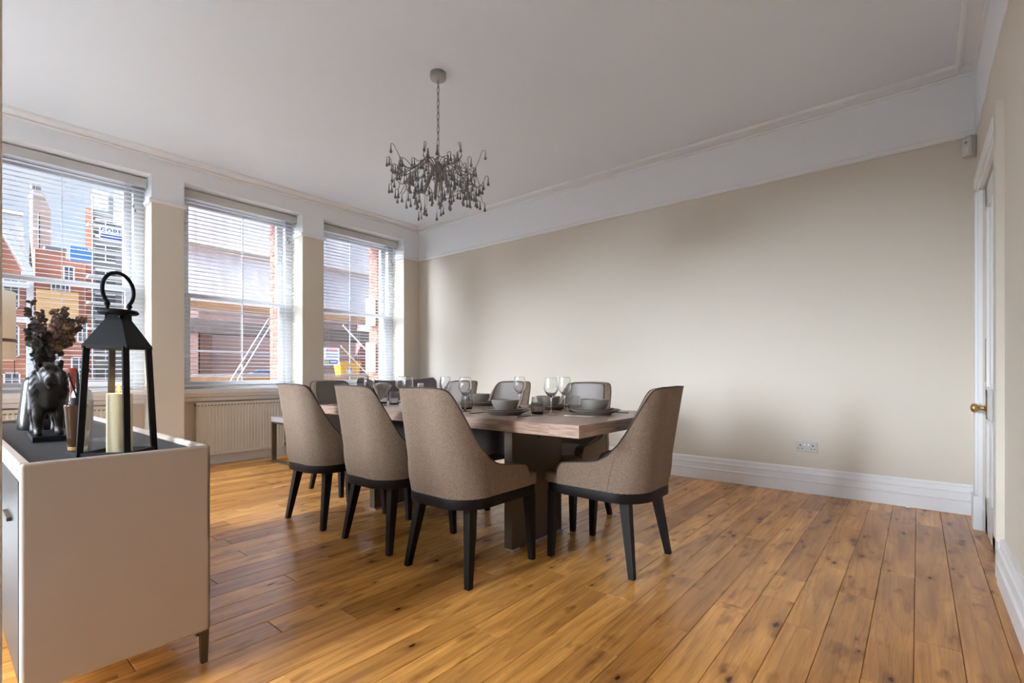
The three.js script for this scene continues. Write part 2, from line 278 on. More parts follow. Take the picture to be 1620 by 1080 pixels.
// door in the door wall
{
  const d = struct('door_1'), z = ZC + 0.012;
  const leaf = part('door_leaf', [box(DX0 + 0.004, DX1 - 0.004, 0.006, DH - 0.004, z + 0.012, z + 0.05)], M.gloss, d);
  const frame = [];
  for (const [x0, x1] of [[DX0 + 0.004, DX0 + 0.115], [DX0 + 0.39, DX0 + 0.51], [DX1 - 0.115, DX1 - 0.004]]) frame.push(box(x0, x1, 0.006, DH - 0.004, z, z + 0.014, 0.002));
  for (const [y0, y1] of [[0.006, 0.22], [0.72, 0.90], [DH - 0.13, DH - 0.004]]) frame.push(box(DX0 + 0.004, DX1 - 0.004, y0, y1, z, z + 0.014, 0.002));
  part('door_frame', frame, M.gloss, d);
  for (const [x0, x1] of [[DX0 + 0.115, DX0 + 0.39], [DX0 + 0.51, DX1 - 0.115]]) for (const [y0, y1] of [[0.22, 0.72], [0.90, DH - 0.13]]) {
    const mo = [[0, 0], [0.012, 0.002], [0.016, 0.01], [0.008, 0.022], [0, 0.026]];
    part('door_panel', [box(x0 + 0.03, x1 - 0.03, y0 + 0.03, y1 - 0.03, z + 0.006, z + 0.014, 0.004), box(x0, x0 + 0.022, y0, y1, z - 0.005, z + 0.013, 0.005), box(x1 - 0.022, x1, y0, y1, z - 0.005, z + 0.013, 0.005), box(x0, x1, y0, y0 + 0.022, z - 0.005, z + 0.013, 0.005), box(x0, x1, y1 - 0.022, y1, z - 0.005, z + 0.013, 0.005)], M.gloss, d);
  }
  // architrave on both sides and over the head, plinth blocks
  const ar = (x0, x1) => [box(x0, x1, 0.0, 2.31, ZC - 0.022, ZC + 0.002, 0.003), box(x0 + 0.012, x1 - 0.03, 0.0, 2.30, ZC - 0.030, ZC - 0.018, 0.004)];
  part('architrave', [box(DX1, DX1 + 0.14, 0, DH, ZC - 0.022, ZC + 0.002, 0.003), box(DX1 + 0.03, DX1 + 0.12, 0, DH, ZC - 0.034, ZC - 0.018, 0.006), box(DX0 - 0.12, DX0, 0.0, 2.31, ZC - 0.022, ZC + 0.002, 0.003), box(DX0, DX1 + 0.14, DH, 2.31, ZC - 0.022, ZC + 0.002, 0.003), box(DX0, DX1 + 0.12, DH + 0.03, 2.28, ZC - 0.034, ZC - 0.018, 0.006)], M.gloss, d);
  part('plinth', [box(DX1 - 0.002, DX1 + 0.145, 0, 0.22, ZC - 0.045, ZC + 0.002, 0.006)], M.gloss, d);
  part('architrave_edge', box(DX0 - 0.121, DX0 - 0.02, 0.2, 2.31, ZC - 0.03, ZC + 0.002, 0.002), M.cream, d);
  const hx = DX1 - 0.06, hy = 0.785;
  part('door_handle', [clean(lathe([[0, 0], [0.026, 0], [0.026, 0.004], [0.02, 0.008], [0.011, 0.012], [0.009, 0.03], [0.014, 0.034], [0.024, 0.042], [0.029, 0.054], [0.025, 0.066], [0.012, 0.073], [0, 0.074]], 24).rotateX(-Math.PI / 2)).translate(hx, hy, z)], M.brass, d);
  part('tan_strip', box(DX1 - 0.085, DX1 - 0.03, 0.95, 1.22, z - 0.004, z + 0.001, 0.002), std(0.45, 0.36, 0.25, 0.4, 0.3), d);  // slim tan upright strip near the edge of the leaf
}

// ------------------------------------------------------------------ blinds
const slatGeo = (() => { // shallow arched slat 50 mm deep, tilted slightly
  const n = 6, pts = []; for (let i = 0; i <= n; i++) { const s = i / n * 2 - 1; pts.push([s * 0.025, 0.0022 * (1 - s * s) + 0.0013]); } for (let i = n; i >= 0; i--) { const s = i / n * 2 - 1; pts.push([s * 0.025, 0.0022 * (1 - s * s) - 0.0013]); }
  const g = shapeExtrude(pts, 1.226); g.translate(0, 0, -0.613); g.rotateY(Math.PI / 2); g.rotateX(0.06); return toCreasedNormals(g, 0.6);
})();
function makeBlind(label, a, b) {
  const cx = (a + b) / 2, t = thing('venetian_blind', label, 'blind', [cx, 0, -5.965], 0, 'white venetian blinds at the windows'), w = 0.62;
  part('valance', [box(-w, w, 2.855, 2.938, 0.055, 0.068, 0.003), box(-w, -w + 0.012, 2.855, 2.938, 0.0, 0.06, 0.002), box(w - 0.012, w, 2.855, 2.938, 0.0, 0.06, 0.002)], std(0.62, 0.60, 0.57, 0.5), t);
  part('head_rail', box(-w + 0.014, w - 0.014, 2.885, 2.935, -0.028, 0.03, 0.003), M.blind, t);
  let n = 0; for (let y = 0.915; y < 2.87; y += 0.0425) { const s = part(n ? 'slat_' + String(n).padStart(3, '0') : 'slat', slatGeo, M.blind, t); s.position.y = y; n++; }
  part('bottom_rail', box(-0.613, 0.613, 0.862, 0.884, -0.026, 0.026, 0.005), M.blind, t);
  for (const x of [-0.46, 0, 0.46]) part('ladder_cord', [box(x - 0.0012, x + 0.0012, 0.87, 2.89, 0.026, 0.0275), box(x - 0.0012, x + 0.0012, 0.87, 2.89, -0.0275, -0.026)], M.cord, t);
  const pl = part('pull_cord', [cyl(V(0.53, 2.62, 0.045), V(0.53, 2.88, 0.045), 0.001, 0.001, 5), cyl(V(0.515, 2.66, 0.045), V(0.515, 2.88, 0.045), 0.001, 0.001, 5)], M.cord, t);
  part('tassel', [lathe([[0, 0], [0.006, 0.002], [0.004, 0.03], [0, 0.034]], 10).translate(0.53, 2.59, 0.045), lathe([[0, 0], [0.006, 0.002], [0.004, 0.03], [0, 0.034]], 10).translate(0.515, 2.63, 0.045)], std(0.2, 0.15, 0.1, 0.5), pl);
  return t;
}
makeBlind('white venetian blind at the window behind the sideboard, blue sky showing between its slats', ...bays[0]);
makeBlind('white venetian blind at the middle window above the ribbed radiator', ...bays[1]);
makeBlind('white venetian blind at the window next to the corner with the long cream wall', ...bays[2]);
makeBlind('added white venetian blind at the added window left of the floor lamp, outside the picture', ...bays[3]);  // added with the fourth window, out of view, to soften its sun

// ------------------------------------------------------------------ radiators
function makeRadiator(label, x0, x1) {
  const t = thing('radiator', label, 'radiator', [x0, 0, -5.985], 0, 'cream panel radiators under the windows'), L = x1 - x0, y0 = 0.10, y1 = 0.69;
  const pts = [], n = Math.round(L / 0.0333), p = L / n; // fluted front in plan
  pts.push([0, -0.035]); pts.push([0, 0.018]);
  for (let i = 0; i < n; i++) { const x = i * p; pts.push([x + p * 0.12, 0.018], [x + p * 0.28, 0.008], [x + p * 0.72, 0.008], [x + p * 0.88, 0.018]); }
  pts.push([L, 0.018], [L, -0.035]);
  const g = shapeExtrude(pts, y1 - y0 - 0.075); g.rotateX(-Math.PI / 2); g.scale(1, 1, -1); { const ix = g.attributes.position.array, nn = g.attributes.normal.array; for (let i = 0; i < ix.length; i += 9) for (let c = 0; c < 3; c++) { [ix[i + c], ix[i + 3 + c]] = [ix[i + 3 + c], ix[i + c]];[nn[i + c], nn[i + 3 + c]] = [nn[i + 3 + c], nn[i + c]]; } }
  g.translate(0, y0 + 0.035, 0);
  part('fluted_panel', boxUV(g), M.radiator, t);
  part('rim', [box(0, L, y1 - 0.042, y1 - 0.008, -0.035, 0.0185, 0.006), box(0, L, y0, y0 + 0.037, -0.035, 0.0185, 0.006), box(-0.004, L + 0.004, y1 - 0.012, y1, -0.04, 0.021, 0.004)], M.radiator, t);
  const gr = []; for (let i = 0; i < n; i++) gr.push(box(i * p + p * 0.2, i * p + p * 0.8, y1 - 0.043, y1 - 0.03, 0.0165, 0.0192)); part('grille', gr, std(0.30, 0.28, 0.24, 0.6), t);
  part('bleed_plug', cyl(V(-0.014, y1 - 0.03, -0.01), V(0, y1 - 0.03, -0.01), 0.008, 0.008, 10), M.bronze, t);
  const v = part('valve', [cyl(V(L, 0.14, 0), V(L + 0.06, 0.14, 0), 0.012), cyl(V(L + 0.045, 0.11, 0), V(L + 0.045, 0.18, 0), 0.014), cyl(V(L + 0.045, 0.18, 0), V(L + 0.045, 0.235, 0), 0.02, 0.017)], std(0.2, 0.18, 0.16, 0.35, 0.6), t);
  part('pipe', cyl(V(L + 0.045, 0, 0), V(L + 0.045, 0.12, 0), 0.0085), M.gloss, v);
  return t;
}
makeRadiator('cream ribbed panel radiator under the middle window beside the low bench', 1.85, 2.79);
makeRadiator('cream ribbed panel radiator half hidden behind the sideboard ornaments', 0.3, 1.25);

// ------------------------------------------------------------------ chairs
const planR = 0.17, planFlat = 0.08, planL = 0.647;
function plan(l) { // half plan of the shell, l from the back centre forward: [x, z, nx, nz]
  const s = Math.sign(l) || 1; l = Math.abs(l);
  if (l <= planFlat) return [s * l, -0.29, 0, -1];
  const arc = planR * Math.PI / 2; if (l <= planFlat + arc) { const a = (l - planFlat) / planR; return [s * (planFlat + planR * Math.sin(a)), -0.12 - planR * Math.cos(a), s * Math.sin(a), -Math.cos(a)]; }
  return [s * 0.25, -0.12 + (l - planFlat - arc), s, 0];
}
const hk = [[0, 0.934], [0.15, 0.930], [0.185, 0.923], [0.207, 0.905], [0.225, 0.873], [0.25, 0.800], [0.28, 0.712], [0.31, 0.647], [0.355, 0.588], [0.41, 0.558], [0.47, 0.545], [0.60, 0.530], [0.622, 0.524], [0.637, 0.510], [0.647, 0.485]];
function shellTop(l) { l = Math.abs(l); for (let i = 0; i + 1 < hk.length; i++) if (l <= hk[i + 1][0]) { const t = (l - hk[i][0]) / (hk[i + 1][0] - hk[i][0]); return hk[i][1] + t * (hk[i + 1][1] - hk[i][1]); } return 0.485; }
function shellPoint(l, y, inset) {
  const [x, z, nx, nz] = plan(l), k = Math.max(0, (y - 0.41) / 0.52), back = Math.max(0, -nz);
  const th = 0.05, ins = inset * (th + 0.015 * Math.sin(Math.PI * Math.min(1, k * 1.3)) * (back > 0.3 ? 1 : 0.2));
  const lean = 0.085 * Math.pow(k, 1.1) * Math.min(1, 0.35 + back * 1.0) ;
  const bulge = 0.012 * Math.sin(Math.PI * Math.min(1, Math.max(0, (y - 0.41) / 0.16))) * (1 - inset);
  return V(x * (1 - 0.05 * k) - nx * ins + nx * bulge * 0.5, y, z - lean - nz * ins + nz * bulge * 0.5);
}
const ls = (() => { const a = []; for (let i = 0; i <= 96; i++) a.push(-planL + 2 * planL * i / 96); return a; })();
function shellFace(inset) {
  const n = ls.length - 1, m = 16;
  return grid(n, m, (u, v) => { const l = ls[Math.round(u * n)], y0 = inset ? 0.43 : 0.408, y = y0 + (shellTop(l) - (inset ? 0.008 : 0) - y0) * v, q = inset ? 1 - u : u; const L2 = inset ? -l : l; return [shellPoint(L2, y, inset), L2, y]; });
}
function shellRim() { // rounded top edge and the two arm ends
  const n = ls.length - 1, m = 5;
  const rim = grid(n, m, (u, v) => { const l = ls[Math.round(u * n)], y = shellTop(l), a = shellPoint(l, y, 0), b = shellPoint(l, y - 0.008, 1); const p = a.clone().lerp(b, v); p.y += 0.006 * Math.sin(Math.PI * v); return [p, l, y + v * 0.05]; });
  const ends = [-1, 1].map((s) => grid(4, 6, (u, v) => { const l = s * planL, y = 0.408 + (shellTop(l) - 0.408) * v, a = shellPoint(l, y, 0), b = shellPoint(l, y, 1), t = s > 0 ? 1 - u : u, p = a.clone().lerp(b, t); p.z += 0.012 * Math.sin(Math.PI * t); return [p, l + t * 0.05, y]; }));
  return [rim, ...ends];
}
function dShape(off, front, fr = 0.035) { // D outline in x, z
  const p = []; const arc = (cx, cz, r, a0, a1, n) => { for (let i = 0; i <= n; i++) { const a = a0 + (a1 - a0) * i / n; p.push([cx + r * Math.cos(a), cz + r * Math.sin(a)]); } };
  const w = 0.25 - off; arc(w - fr, front - fr, fr, 0, Math.PI / 2, 5); arc(-w + fr, front - fr, fr, Math.PI / 2, Math.PI, 5);
  const r = planR - off * 0.6; arc(-w + r, -0.29 + off + r, r, Math.PI, 1.5 * Math.PI, 9); arc(w - r, -0.29 + off + r, r, 1.5 * Math.PI, 2 * Math.PI, 9); return p;
}
function slab(pts, y0, y1, bevel) { const g = shapeExtrude(pts, y1 - y0 - 2 * bevel, bevel, 3); g.rotateX(Math.PI / 2); g.translate(0, y1 - bevel, 0); return toCreasedNormals(g, 0.7); }
function makeChair(label) {
  const t = thing('dining_chair', label, 'chair', [0, 0, 0], 0, 'taupe upholstered dining chairs round the table');
  const outer = shellFace(0); outer.setIndex([...outer.index.array].reduce((a, v, i, r) => { if (i % 3 === 0) a.push(r[i], r[i + 2], r[i + 1]); return a; }, [])); outer.computeVertexNormals();
  const bs = part('backrest', mergeVertices(merge([clean(outer), ...shellRim().map(clean)])), M.cloth, t); bs.geometry = merge([outer, ...shellRim()]);
  const inner = shellFace(1); inner.setIndex([...inner.index.array].reduce((a, v, i, r) => { if (i % 3 === 0) a.push(r[i], r[i + 2], r[i + 1]); return a; }, [])); inner.computeVertexNormals();
  part('lining', inner, M.lining, bs);
  part('piping', [tube(ls.map((l) => { const p = shellPoint(l, shellTop(l), 0); p.y += 0.002; return p; }), 0.0036, 160, 6), tube(ls.map((l) => shellPoint(l, shellTop(l) - 0.004, 1)), 0.0026, 160, 5)], M.piping, bs);
  for (const s of [-1, 1]) part('seam', tube([0, 1, 2, 3, 4].map((i) => { const y = 0.412 + i * 0.042, l = s * (0.345 - i * 0.006); return shellPoint(l, y, -0.012); }), 0.0016, 10, 5), std(0.14, 0.11, 0.09, 0.9), bs);
  part('seat', slab(dShape(0.062, 0.245, 0.05), 0.395, 0.478, 0.02), M.seat, t);
  part('seat_front', slab([[-0.205, 0.15], [0.205, 0.15], [0.235, 0.19], [0.235, 0.235], [0.215, 0.26], [-0.215, 0.26], [-0.235, 0.235], [-0.235, 0.19]].reverse(), 0.404, 0.468, 0.016), M.cloth, t);
  part('seat_rail', slab(dShape(0.003, 0.25), 0.358, 0.412, 0.004), M.wenge, t);
  const leg = (tx, tz, bx, bz) => frustum(square(bx, 0, bz, 0.0145), square(tx, 0.375, tz, 0.023, 0.026));
  part('leg', leg(-0.176, -0.185, -0.2225, -0.245), M.wenge, t); part('leg', leg(0.176, -0.185, 0.2225, -0.245), M.wenge, t);
  part('leg', leg(-0.214, 0.222, -0.2225, 0.238), M.wenge, t); part('leg', leg(0.214, 0.222, 0.2225, 0.238), M.wenge, t);
  return t;
}
const H = Math.PI / 2;
const chair0 = makeChair('taupe fabric dining chair with its back to us at the pedestal end of the table side nearest the sideboard');
chair0.userData.label = 'taupe dining chair seen from behind, largest of three along the sideboard side of the table';
chair0.position.set(1.85, 0, -1.825); chair0.rotation.y = H;
for (const [x, z, turn, label] of [
  [1.87, -2.46, H, 'taupe dining chair seen from behind, middle of three along the sideboard side of the table'],
  [1.85, -3.145, H + 0.03, 'taupe dining chair seen from behind, closest to the radiator and the low bench'],
  [2.415, -1.313, Math.PI, 'taupe dining chair in side view standing alone at the near end of the table'],
  [2.865, -1.91, -H, 'taupe dining chair facing us across the bowls, nearest to the side-view end chair'],
  [2.865, -2.65, -H, 'taupe dining chair facing us, middle of three against the long cream wall side'],
  [2.865, -3.26, -H, 'taupe dining chair facing us behind two wine glasses, nearest the room corner'],
  [2.36, -3.82, 0, 'taupe dining chair at the window end of the table, its smooth inner back towards us'],
]) dup(chair0, 'dining_chair', label, [x, 0, z], turn);

// ------------------------------------------------------------------ dining table
const TT = 0.764, TX0 = 1.888, TX1 = 2.879, TZ0 = -3.52, TZ1 = -1.18;
{
  const t = thing('dining_table', 'long taupe wood veneer dining table on two bronze slab pedestals, laid for a meal', 'table', [(TX0 + TX1) / 2, 0, (TZ0 + TZ1) / 2]);
  const hw = (TX1 - TX0) / 2, hl = (TZ1 - TZ0) / 2;
  const top = box(-hl, hl, TT - 0.06, TT, -hw, hw, 0.003); top.rotateY(H); part('tabletop', top, M.veneer, t);
  const ped = (z, nm) => { const p = part('pedestal', box(-0.29, 0.20, 0.012, TT - 0.06, z - 0.03, z + 0.03, 0.002), M.bronze, t);
    part('glide', [box(-0.285, -0.225, 0, 0.013, z - 0.028, z + 0.036, 0.002), box(0.135, 0.195, 0, 0.013, z - 0.028, z + 0.036, 0.002), box(-0.15, 0.08, 0, 0.012, z + 0.028, z + 0.033)], M.steel, p);
    part('keyhole', [clean(cyl(V(-0.04, 0.625, z + 0.0295), V(-0.04, 0.625, z + 0.0312), 0.007, 0.007, 12)), box(-0.043, -0.037, 0.607, 0.625, z + 0.0295, z + 0.0312)], M.black, p); return p; };
  ped(0.575); ped(-0.74);
  part('apron_beam', box(-0.19, 0.10, TT - 0.245, TT - 0.06, -0.71, 0.545, 0.002), std(0.05, 0.036, 0.03, 0.5), t);
}

// ------------------------------------------------------------------ table settings
const stone = std(0.235, 0.21, 0.175, 0.42), stoneDark = std(0.21, 0.19, 0.16, 0.45);
const smoke = phys(0.93, 0.93, 0.94, 0.02, { transmission: 1, thickness: 0.05, ior: 1.5, attenuationColor: new THREE.Color(0.34, 0.33, 0.34), attenuationDistance: 0.018 });
const clearGlass = phys(1, 1, 1, 0.01, { transmission: 1, thickness: 0.05, ior: 1.46 });
const cutleryM = std(0.28, 0.24, 0.2, 0.3, 1);
const linen = std(0.62, 0.60, 0.56, 0.9);
const plateG = (r, h, rim) => lathe([[0, 0.003], [r * 0.55, 0.003], [r * 0.58, 0], [r * 0.62, 0], [r * 0.64, 0.004], [r * 0.95, h - 0.006], [r, h - 0.002], [r - 0.002, h], [r * 0.93, h - 0.003], [r * 0.66, 0.010], [0, 0.009]], 56);
const gCharger = plateG(0.150, 0.029), gPlate = plateG(0.114, 0.024);
const gBowl = lathe([[0, 0.003], [0.04, 0.003], [0.043, 0], [0.05, 0], [0.056, 0.006], [0.071, 0.026], [0.078, 0.05], [0.081, 0.068], [0.080, 0.071], [0.078, 0.071], [0.074, 0.05], [0.066, 0.027], [0.045, 0.010], [0, 0.008]], 56).scale(1, 0.93, 1);
const gWine = lathe([[0, 0], [0.034, 0], [0.036, 0.0012], [0.034, 0.0024], [0.012, 0.006], [0.0048, 0.013], [0.0038, 0.03], [0.0038, 0.075], [0.0055, 0.092], [0.014, 0.104], [0.030, 0.122], [0.0365, 0.1335], [0.0403, 0.143], [0.0415, 0.150], [0.0413, 0.158], [0.0400, 0.175], [0.0378, 0.193], [0.0356, 0.2105], [0.0354, 0.2125], [0.0352, 0.2136], [0.0347, 0.2142], [0.0342, 0.2136], [0.0342, 0.2125], [0.0344, 0.2105], [0.0366, 0.193], [0.0388, 0.175], [0.0401, 0.158], [0.0403, 0.150], [0.0391, 0.1435], [0.0354, 0.1345], [0.029, 0.1235], [0.013, 0.106], [0, 0.1005]], 48);
const gTumbler = (() => { const g = new THREE.LatheGeometry([[0, 0], [0.034, 0], [0.037, 0.004], [0.043, 0.034], [0.042, 0.045], [0.0345, 0.098], [0.0338, 0.0985], [0.0325, 0.098], [0.0392, 0.045], [0.039, 0.034], [0.0335, 0.012], [0, 0.011]].map(([a, b]) => new THREE.Vector2(a, b)), 8); const f = clean(g); f.computeVertexNormals(); return f; })();
const gKnife = merge([box(-0.009, 0.009, 0, 0.0025, -0.115, 0.0, 0.001), box(-0.007, 0.007, 0, 0.006, 0.0, 0.115, 0.003)]);
const gFork = (() => { const l = [box(-0.0055, 0.0055, 0, 0.005, -0.02, 0.10, 0.002), box(-0.012, 0.012, 0.0, 0.003, -0.05, -0.018, 0.0014)]; for (let i = 0; i < 4; i++) l.push(box(-0.0115 + i * 0.0067, -0.0086 + i * 0.0067, 0.0, 0.003, -0.095, -0.048, 0.001)); return merge(l); })();
const gNapkin = (() => { const f = []; return grid(40, 10, (u, v) => { const a = (u - 0.5) * 2.2, r = 0.012 + v * 0.10, w = 0.012 * Math.sin(u * 40) * (0.3 + v); return [V(Math.sin(a) * r, 0.004 + v * 0.105 * Math.cos(a * 0.55), w + 0.01 * v)]; }); })();
const P = [ // places: x, z, turn of the diner, phrase
  ['n1', 2.15, -1.845, H, 'before the largest chair'],
  ['e1', 2.50, -1.455, Math.PI, 'before the side-view end chair'],
  ['f1', 2.655, -1.90, -H, 'at the wall-side place nearest the side-view chair'],
  ['f2', 2.645, -2.53, -H, 'at the middle wall-side place'],
  ['f3', 2.645, -3.25, -H, 'at the wall-side place nearest the corner'],
  ['n2', 2.165, -2.46, H, 'at the middle place nearest the sideboard'],
  ['n3', 2.06, -3.2, H, 'at the place nearest the radiator'],
];
let pc, pp, pb, pk, pf;
for (const [id, x, z, turn, where] of P) {
  const mk = (src, name, g, m, label, cat, y, grp) => { if (src) return dup(src, name, label, [x, y, z], turn, grp) && src; const o = part(numbered(name), g, m, scene); o.position.set(x, y, z); o.rotation.y = turn; return tag(o, label, cat, grp); };
  pc = mk(pc, 'charger_plate', gCharger, stone, 'wide grey stoneware charger plate ' + where, 'plate', TT, 'grey charger plates on the table');
  pp = mk(pp, 'dinner_plate', gPlate, stoneDark, 'smaller grey stoneware plate stacked on the charger ' + where, 'plate', TT + 0.0105, 'smaller grey plates on the chargers');
  pb = mk(pb, 'bowl', gBowl, stone, 'deep grey stoneware bowl topping the stack ' + where, 'bowl', TT + 0.0205, 'grey bowls on the plate stacks');
  // cutlery each side of the plate
  const dx = Math.sin(turn), dz = Math.cos(turn), sx = Math.cos(turn), sz = -Math.sin(turn); // forward and right hand of the place
  const put = (src, name, g, side, label, grp) => { const X = x - sx * side - dx * 0.01, Z = z - sz * side - dz * 0.01; if (src) { dup(src, name, label, [X, TT, Z], turn + Math.PI, grp); return src; } const o = part(numbered(name), g, cutleryM, scene); o.position.set(X, TT, Z); o.rotation.y = turn + Math.PI; return tag(o, label, name, grp); };
  pk = put(pk, 'knife', gKnife, 0.182, 'dull metal table knife beside the plates ' + where, 'table knives');
  pf = put(pf, 'fork', gFork, -0.182, 'dull metal fork beside the plates ' + where, 'table forks');
}
let wg, tb;
for (const [x, z, label] of [
  [2.291, -1.619, 'clear wine glass before the bowl of the largest chair, nearer of the crossing pair'],
  [2.578, -1.718, 'clear wine glass before the cream wall, farther of the crossing pair'],
  [2.14, -2.165, 'clear wine glass beside the shoulder of the largest chair, foot in plain sight'],
  [2.61, -2.11, 'clear wine glass standing alone before the middle chair on the cream wall side'],
  [2.37, -2.60, 'clear wine glass left of another, just clearing the largest chair back'],
  [2.25, -3.36, 'clear wine glass by the window end chair, next to the fanned napkin'],
  [2.46, -3.235, 'clear wine glass in front of the dark settee, left one of a pair'],
  [2.27, -2.90, 'clear wine glass in front of the dark settee, right one of a pair'],
]) { if (!wg) { wg = part(numbered('wine_glass'), gWine, clearGlass, scene); wg.position.set(x, TT, z); tag(wg, label, 'wine glass', 'stemmed wine glasses on the table'); } else dup(wg, 'wine_glass', label, [x, TT, z]); }
for (const [x, z, label] of [
  [2.305, -1.725, 'smoky faceted tumbler between two place settings beside the crossing wine glasses'],
  [2.566, -1.634, 'smoky faceted tumbler touching the bowl of the side-view end chair place'],
  [2.31, -2.32, 'smoky faceted tumbler half hidden behind the shoulder of the largest chair'],
  [2.312, -3.27, 'smoky faceted tumbler below the fanned napkin, left one of a pair'],
  [2.304, -3.11, 'smoky faceted tumbler right of its twin near the window end of the table'],
]) { if (!tb) { tb = part(numbered('tumbler'), gTumbler, smoke, scene); tb.position.set(x, TT, z); tag(tb, label, 'tumbler', 'smoky tumblers on the table'); } else dup(tb, 'tumbler', label, [x, TT, z], x * 9); }
{ const a = part(numbered('napkin'), gNapkin, linen, scene); a.scale.setScalar(1.5); a.position.set(2.42, TT, -3.45); a.rotation.y = 0.5; tag(a, 'pleated pale napkin fanned upright behind the smoky tumblers', 'napkin', 'fanned napkins');
  dup(a, 'napkin', 'pleated pale napkin leaning behind the largest chair, beside two wine glasses', [2.44, TT, -2.98], 0.9); }

// ------------------------------------------------------------------ settee and bench by the windows
{
  const t = thing('settee', 'dark mauve upholstered settee with a curved winged back in the corner by the window', 'settee', [4.02, 0, -5.22], -0.12);
  const mau = std(0.115, 0.085, 0.095, 0.55), W = 0.60;
  const back = (off) => (u, v) => { const s = u * 2 - 1, x = s * (W - off), top = 0.895 + 0.05 * Math.pow(Math.abs(s), 2) - 0.06 * Math.pow(Math.max(0, Math.abs(s) - 0.93) / 0.07, 2); const z = -0.24 + 0.20 * Math.pow(Math.abs(s), 2.4) + off; return [V(x, 0.42 + (top - 0.42) * v, z - 0.07 * v), x, v * 0.5]; };
  const o = grid(40, 8, back(0)), i = grid(40, 8, back(0.06)), rim = grid(40, 4, (u, v) => { const a = back(0)(u, 1)[0], b = back(0.06)(u, 1)[0], p = a.lerp(b, v); p.y += 0.012 * Math.sin(Math.PI * v); return [p]; });
  const sides = [0, 1].map((s) => grid(3, 8, (u, v) => [back(0)(s, v)[0].lerp(back(0.06)(s, v)[0], u)]));
  part('backrest', merge([o, i, rim, ...sides]), mau, t);
  part('piping', tube(Array.from({ length: 41 }, (_, k) => back(0)(k / 40, 1)[0]), 0.004, 80, 6), M.piping, t);
  part('seat', box(-0.55, 0.55, 0.30, 0.45, -0.17, 0.32, 0.05), mau, t);
  for (const [x, z] of [[-0.48, 0.25], [0.48, 0.25], [-0.46, -0.16], [0.46, -0.16]]) part('leg', frustum(square(x, 0, z, 0.016), square(x, 0.31, z, 0.024)), M.wenge, t);
}
{
  const t = thing('bench', 'low bench with a pale top and bronze loop legs in front of the radiator', 'bench', [2.9, 0, -5.43]);
  part('bench_top', box(-0.40, 0.40, 0.455, 0.515, -0.24, 0.24, 0.006), std(0.55, 0.51, 0.50, 0.4), t);
  for (const x of [-0.37, 0.37]) part('leg', [box(x - 0.025, x + 0.025, 0, 0.455, -0.235, -0.215, 0.002), box(x - 0.025, x + 0.025, 0, 0.455, 0.215, 0.235, 0.002), box(x - 0.025, x + 0.025, 0, 0.018, -0.235, 0.235, 0.002), box(x - 0.025, x + 0.025, 0.437, 0.456, -0.235, 0.235, 0.002)], M.bronze, t);
}

// ------------------------------------------------------------------ sideboard
const SX0 = 0.159, SX1 = 0.628, SZ0 = -3.764, SZ1 = -1.885, ST = 0.753, TRAY = 0.735;
{
  const t = thing('sideboard', 'long greige sideboard with a recessed black oak tray top on slim bronze legs', 'sideboard', [(SX0 + SX1) / 2, 0, (SZ0 + SZ1) / 2]);
  const w = (SX1 - SX0) / 2, l = (SZ1 - SZ0) / 2, grei = std(0.56, 0.455, 0.375, 0.42), q = 0.012, c = 0.022;
  part('carcass', [box(-w, w, 0.112, ST, l - c, l, q), box(-w, w, 0.112, ST, -l, -l + c, q), box(w - c, w, 0.112, ST, -l, l, q), box(-w, -w + c, TRAY - 0.034, ST, -l + c, l - c, 0.004), box(-w + 0.01, w - 0.01, 0.112, 0.135, -l + 0.01, l - 0.01, 0.004)], grei, t);
  part('tray_top', box(-w + 0.02, w - 0.02, TRAY - 0.02, TRAY, -l + 0.02, l - 0.02), M.blackOak, t);
  part('back_panel', box(-w + 0.10, -w + 0.12, 0.13, TRAY - 0.03, -l + 0.03, l - 0.03), std(0.03, 0.027, 0.025, 0.25), t);
  for (let k = 0; k < 4; k++) { const a = -l + 0.025 + k * (2 * l - 0.06) / 4, b = a + (2 * l - 0.06) / 4 - 0.004; const d = part('door', box(-w, -w + 0.02, 0.138, TRAY - 0.036, a, b, 0.003), std(0.028, 0.026, 0.025, 0.35), t); part('handle', box(-w - 0.012, -w + 0.006, 0.56, 0.572, (a + b) / 2 - 0.07, (a + b) / 2 + 0.07, 0.003), M.bronze, d); }
  part('base_rail', [box(-w + 0.012, -w + 0.036, 0.09, 0.112, -l + 0.03, l - 0.03, 0.002), box(w - 0.036, w - 0.012, 0.09, 0.112, -l + 0.03, l - 0.03, 0.002)], M.bronze, t);
  for (const [x, z] of [[-w + 0.024, l - 0.03], [w - 0.016, l - 0.02], [-w + 0.024, -l + 0.03], [w - 0.024, -l + 0.03]]) part('leg', frustum(square(x, 0, z, 0.0095), square(x, 0.114, z, 0.0125)), M.bronze, t);
}
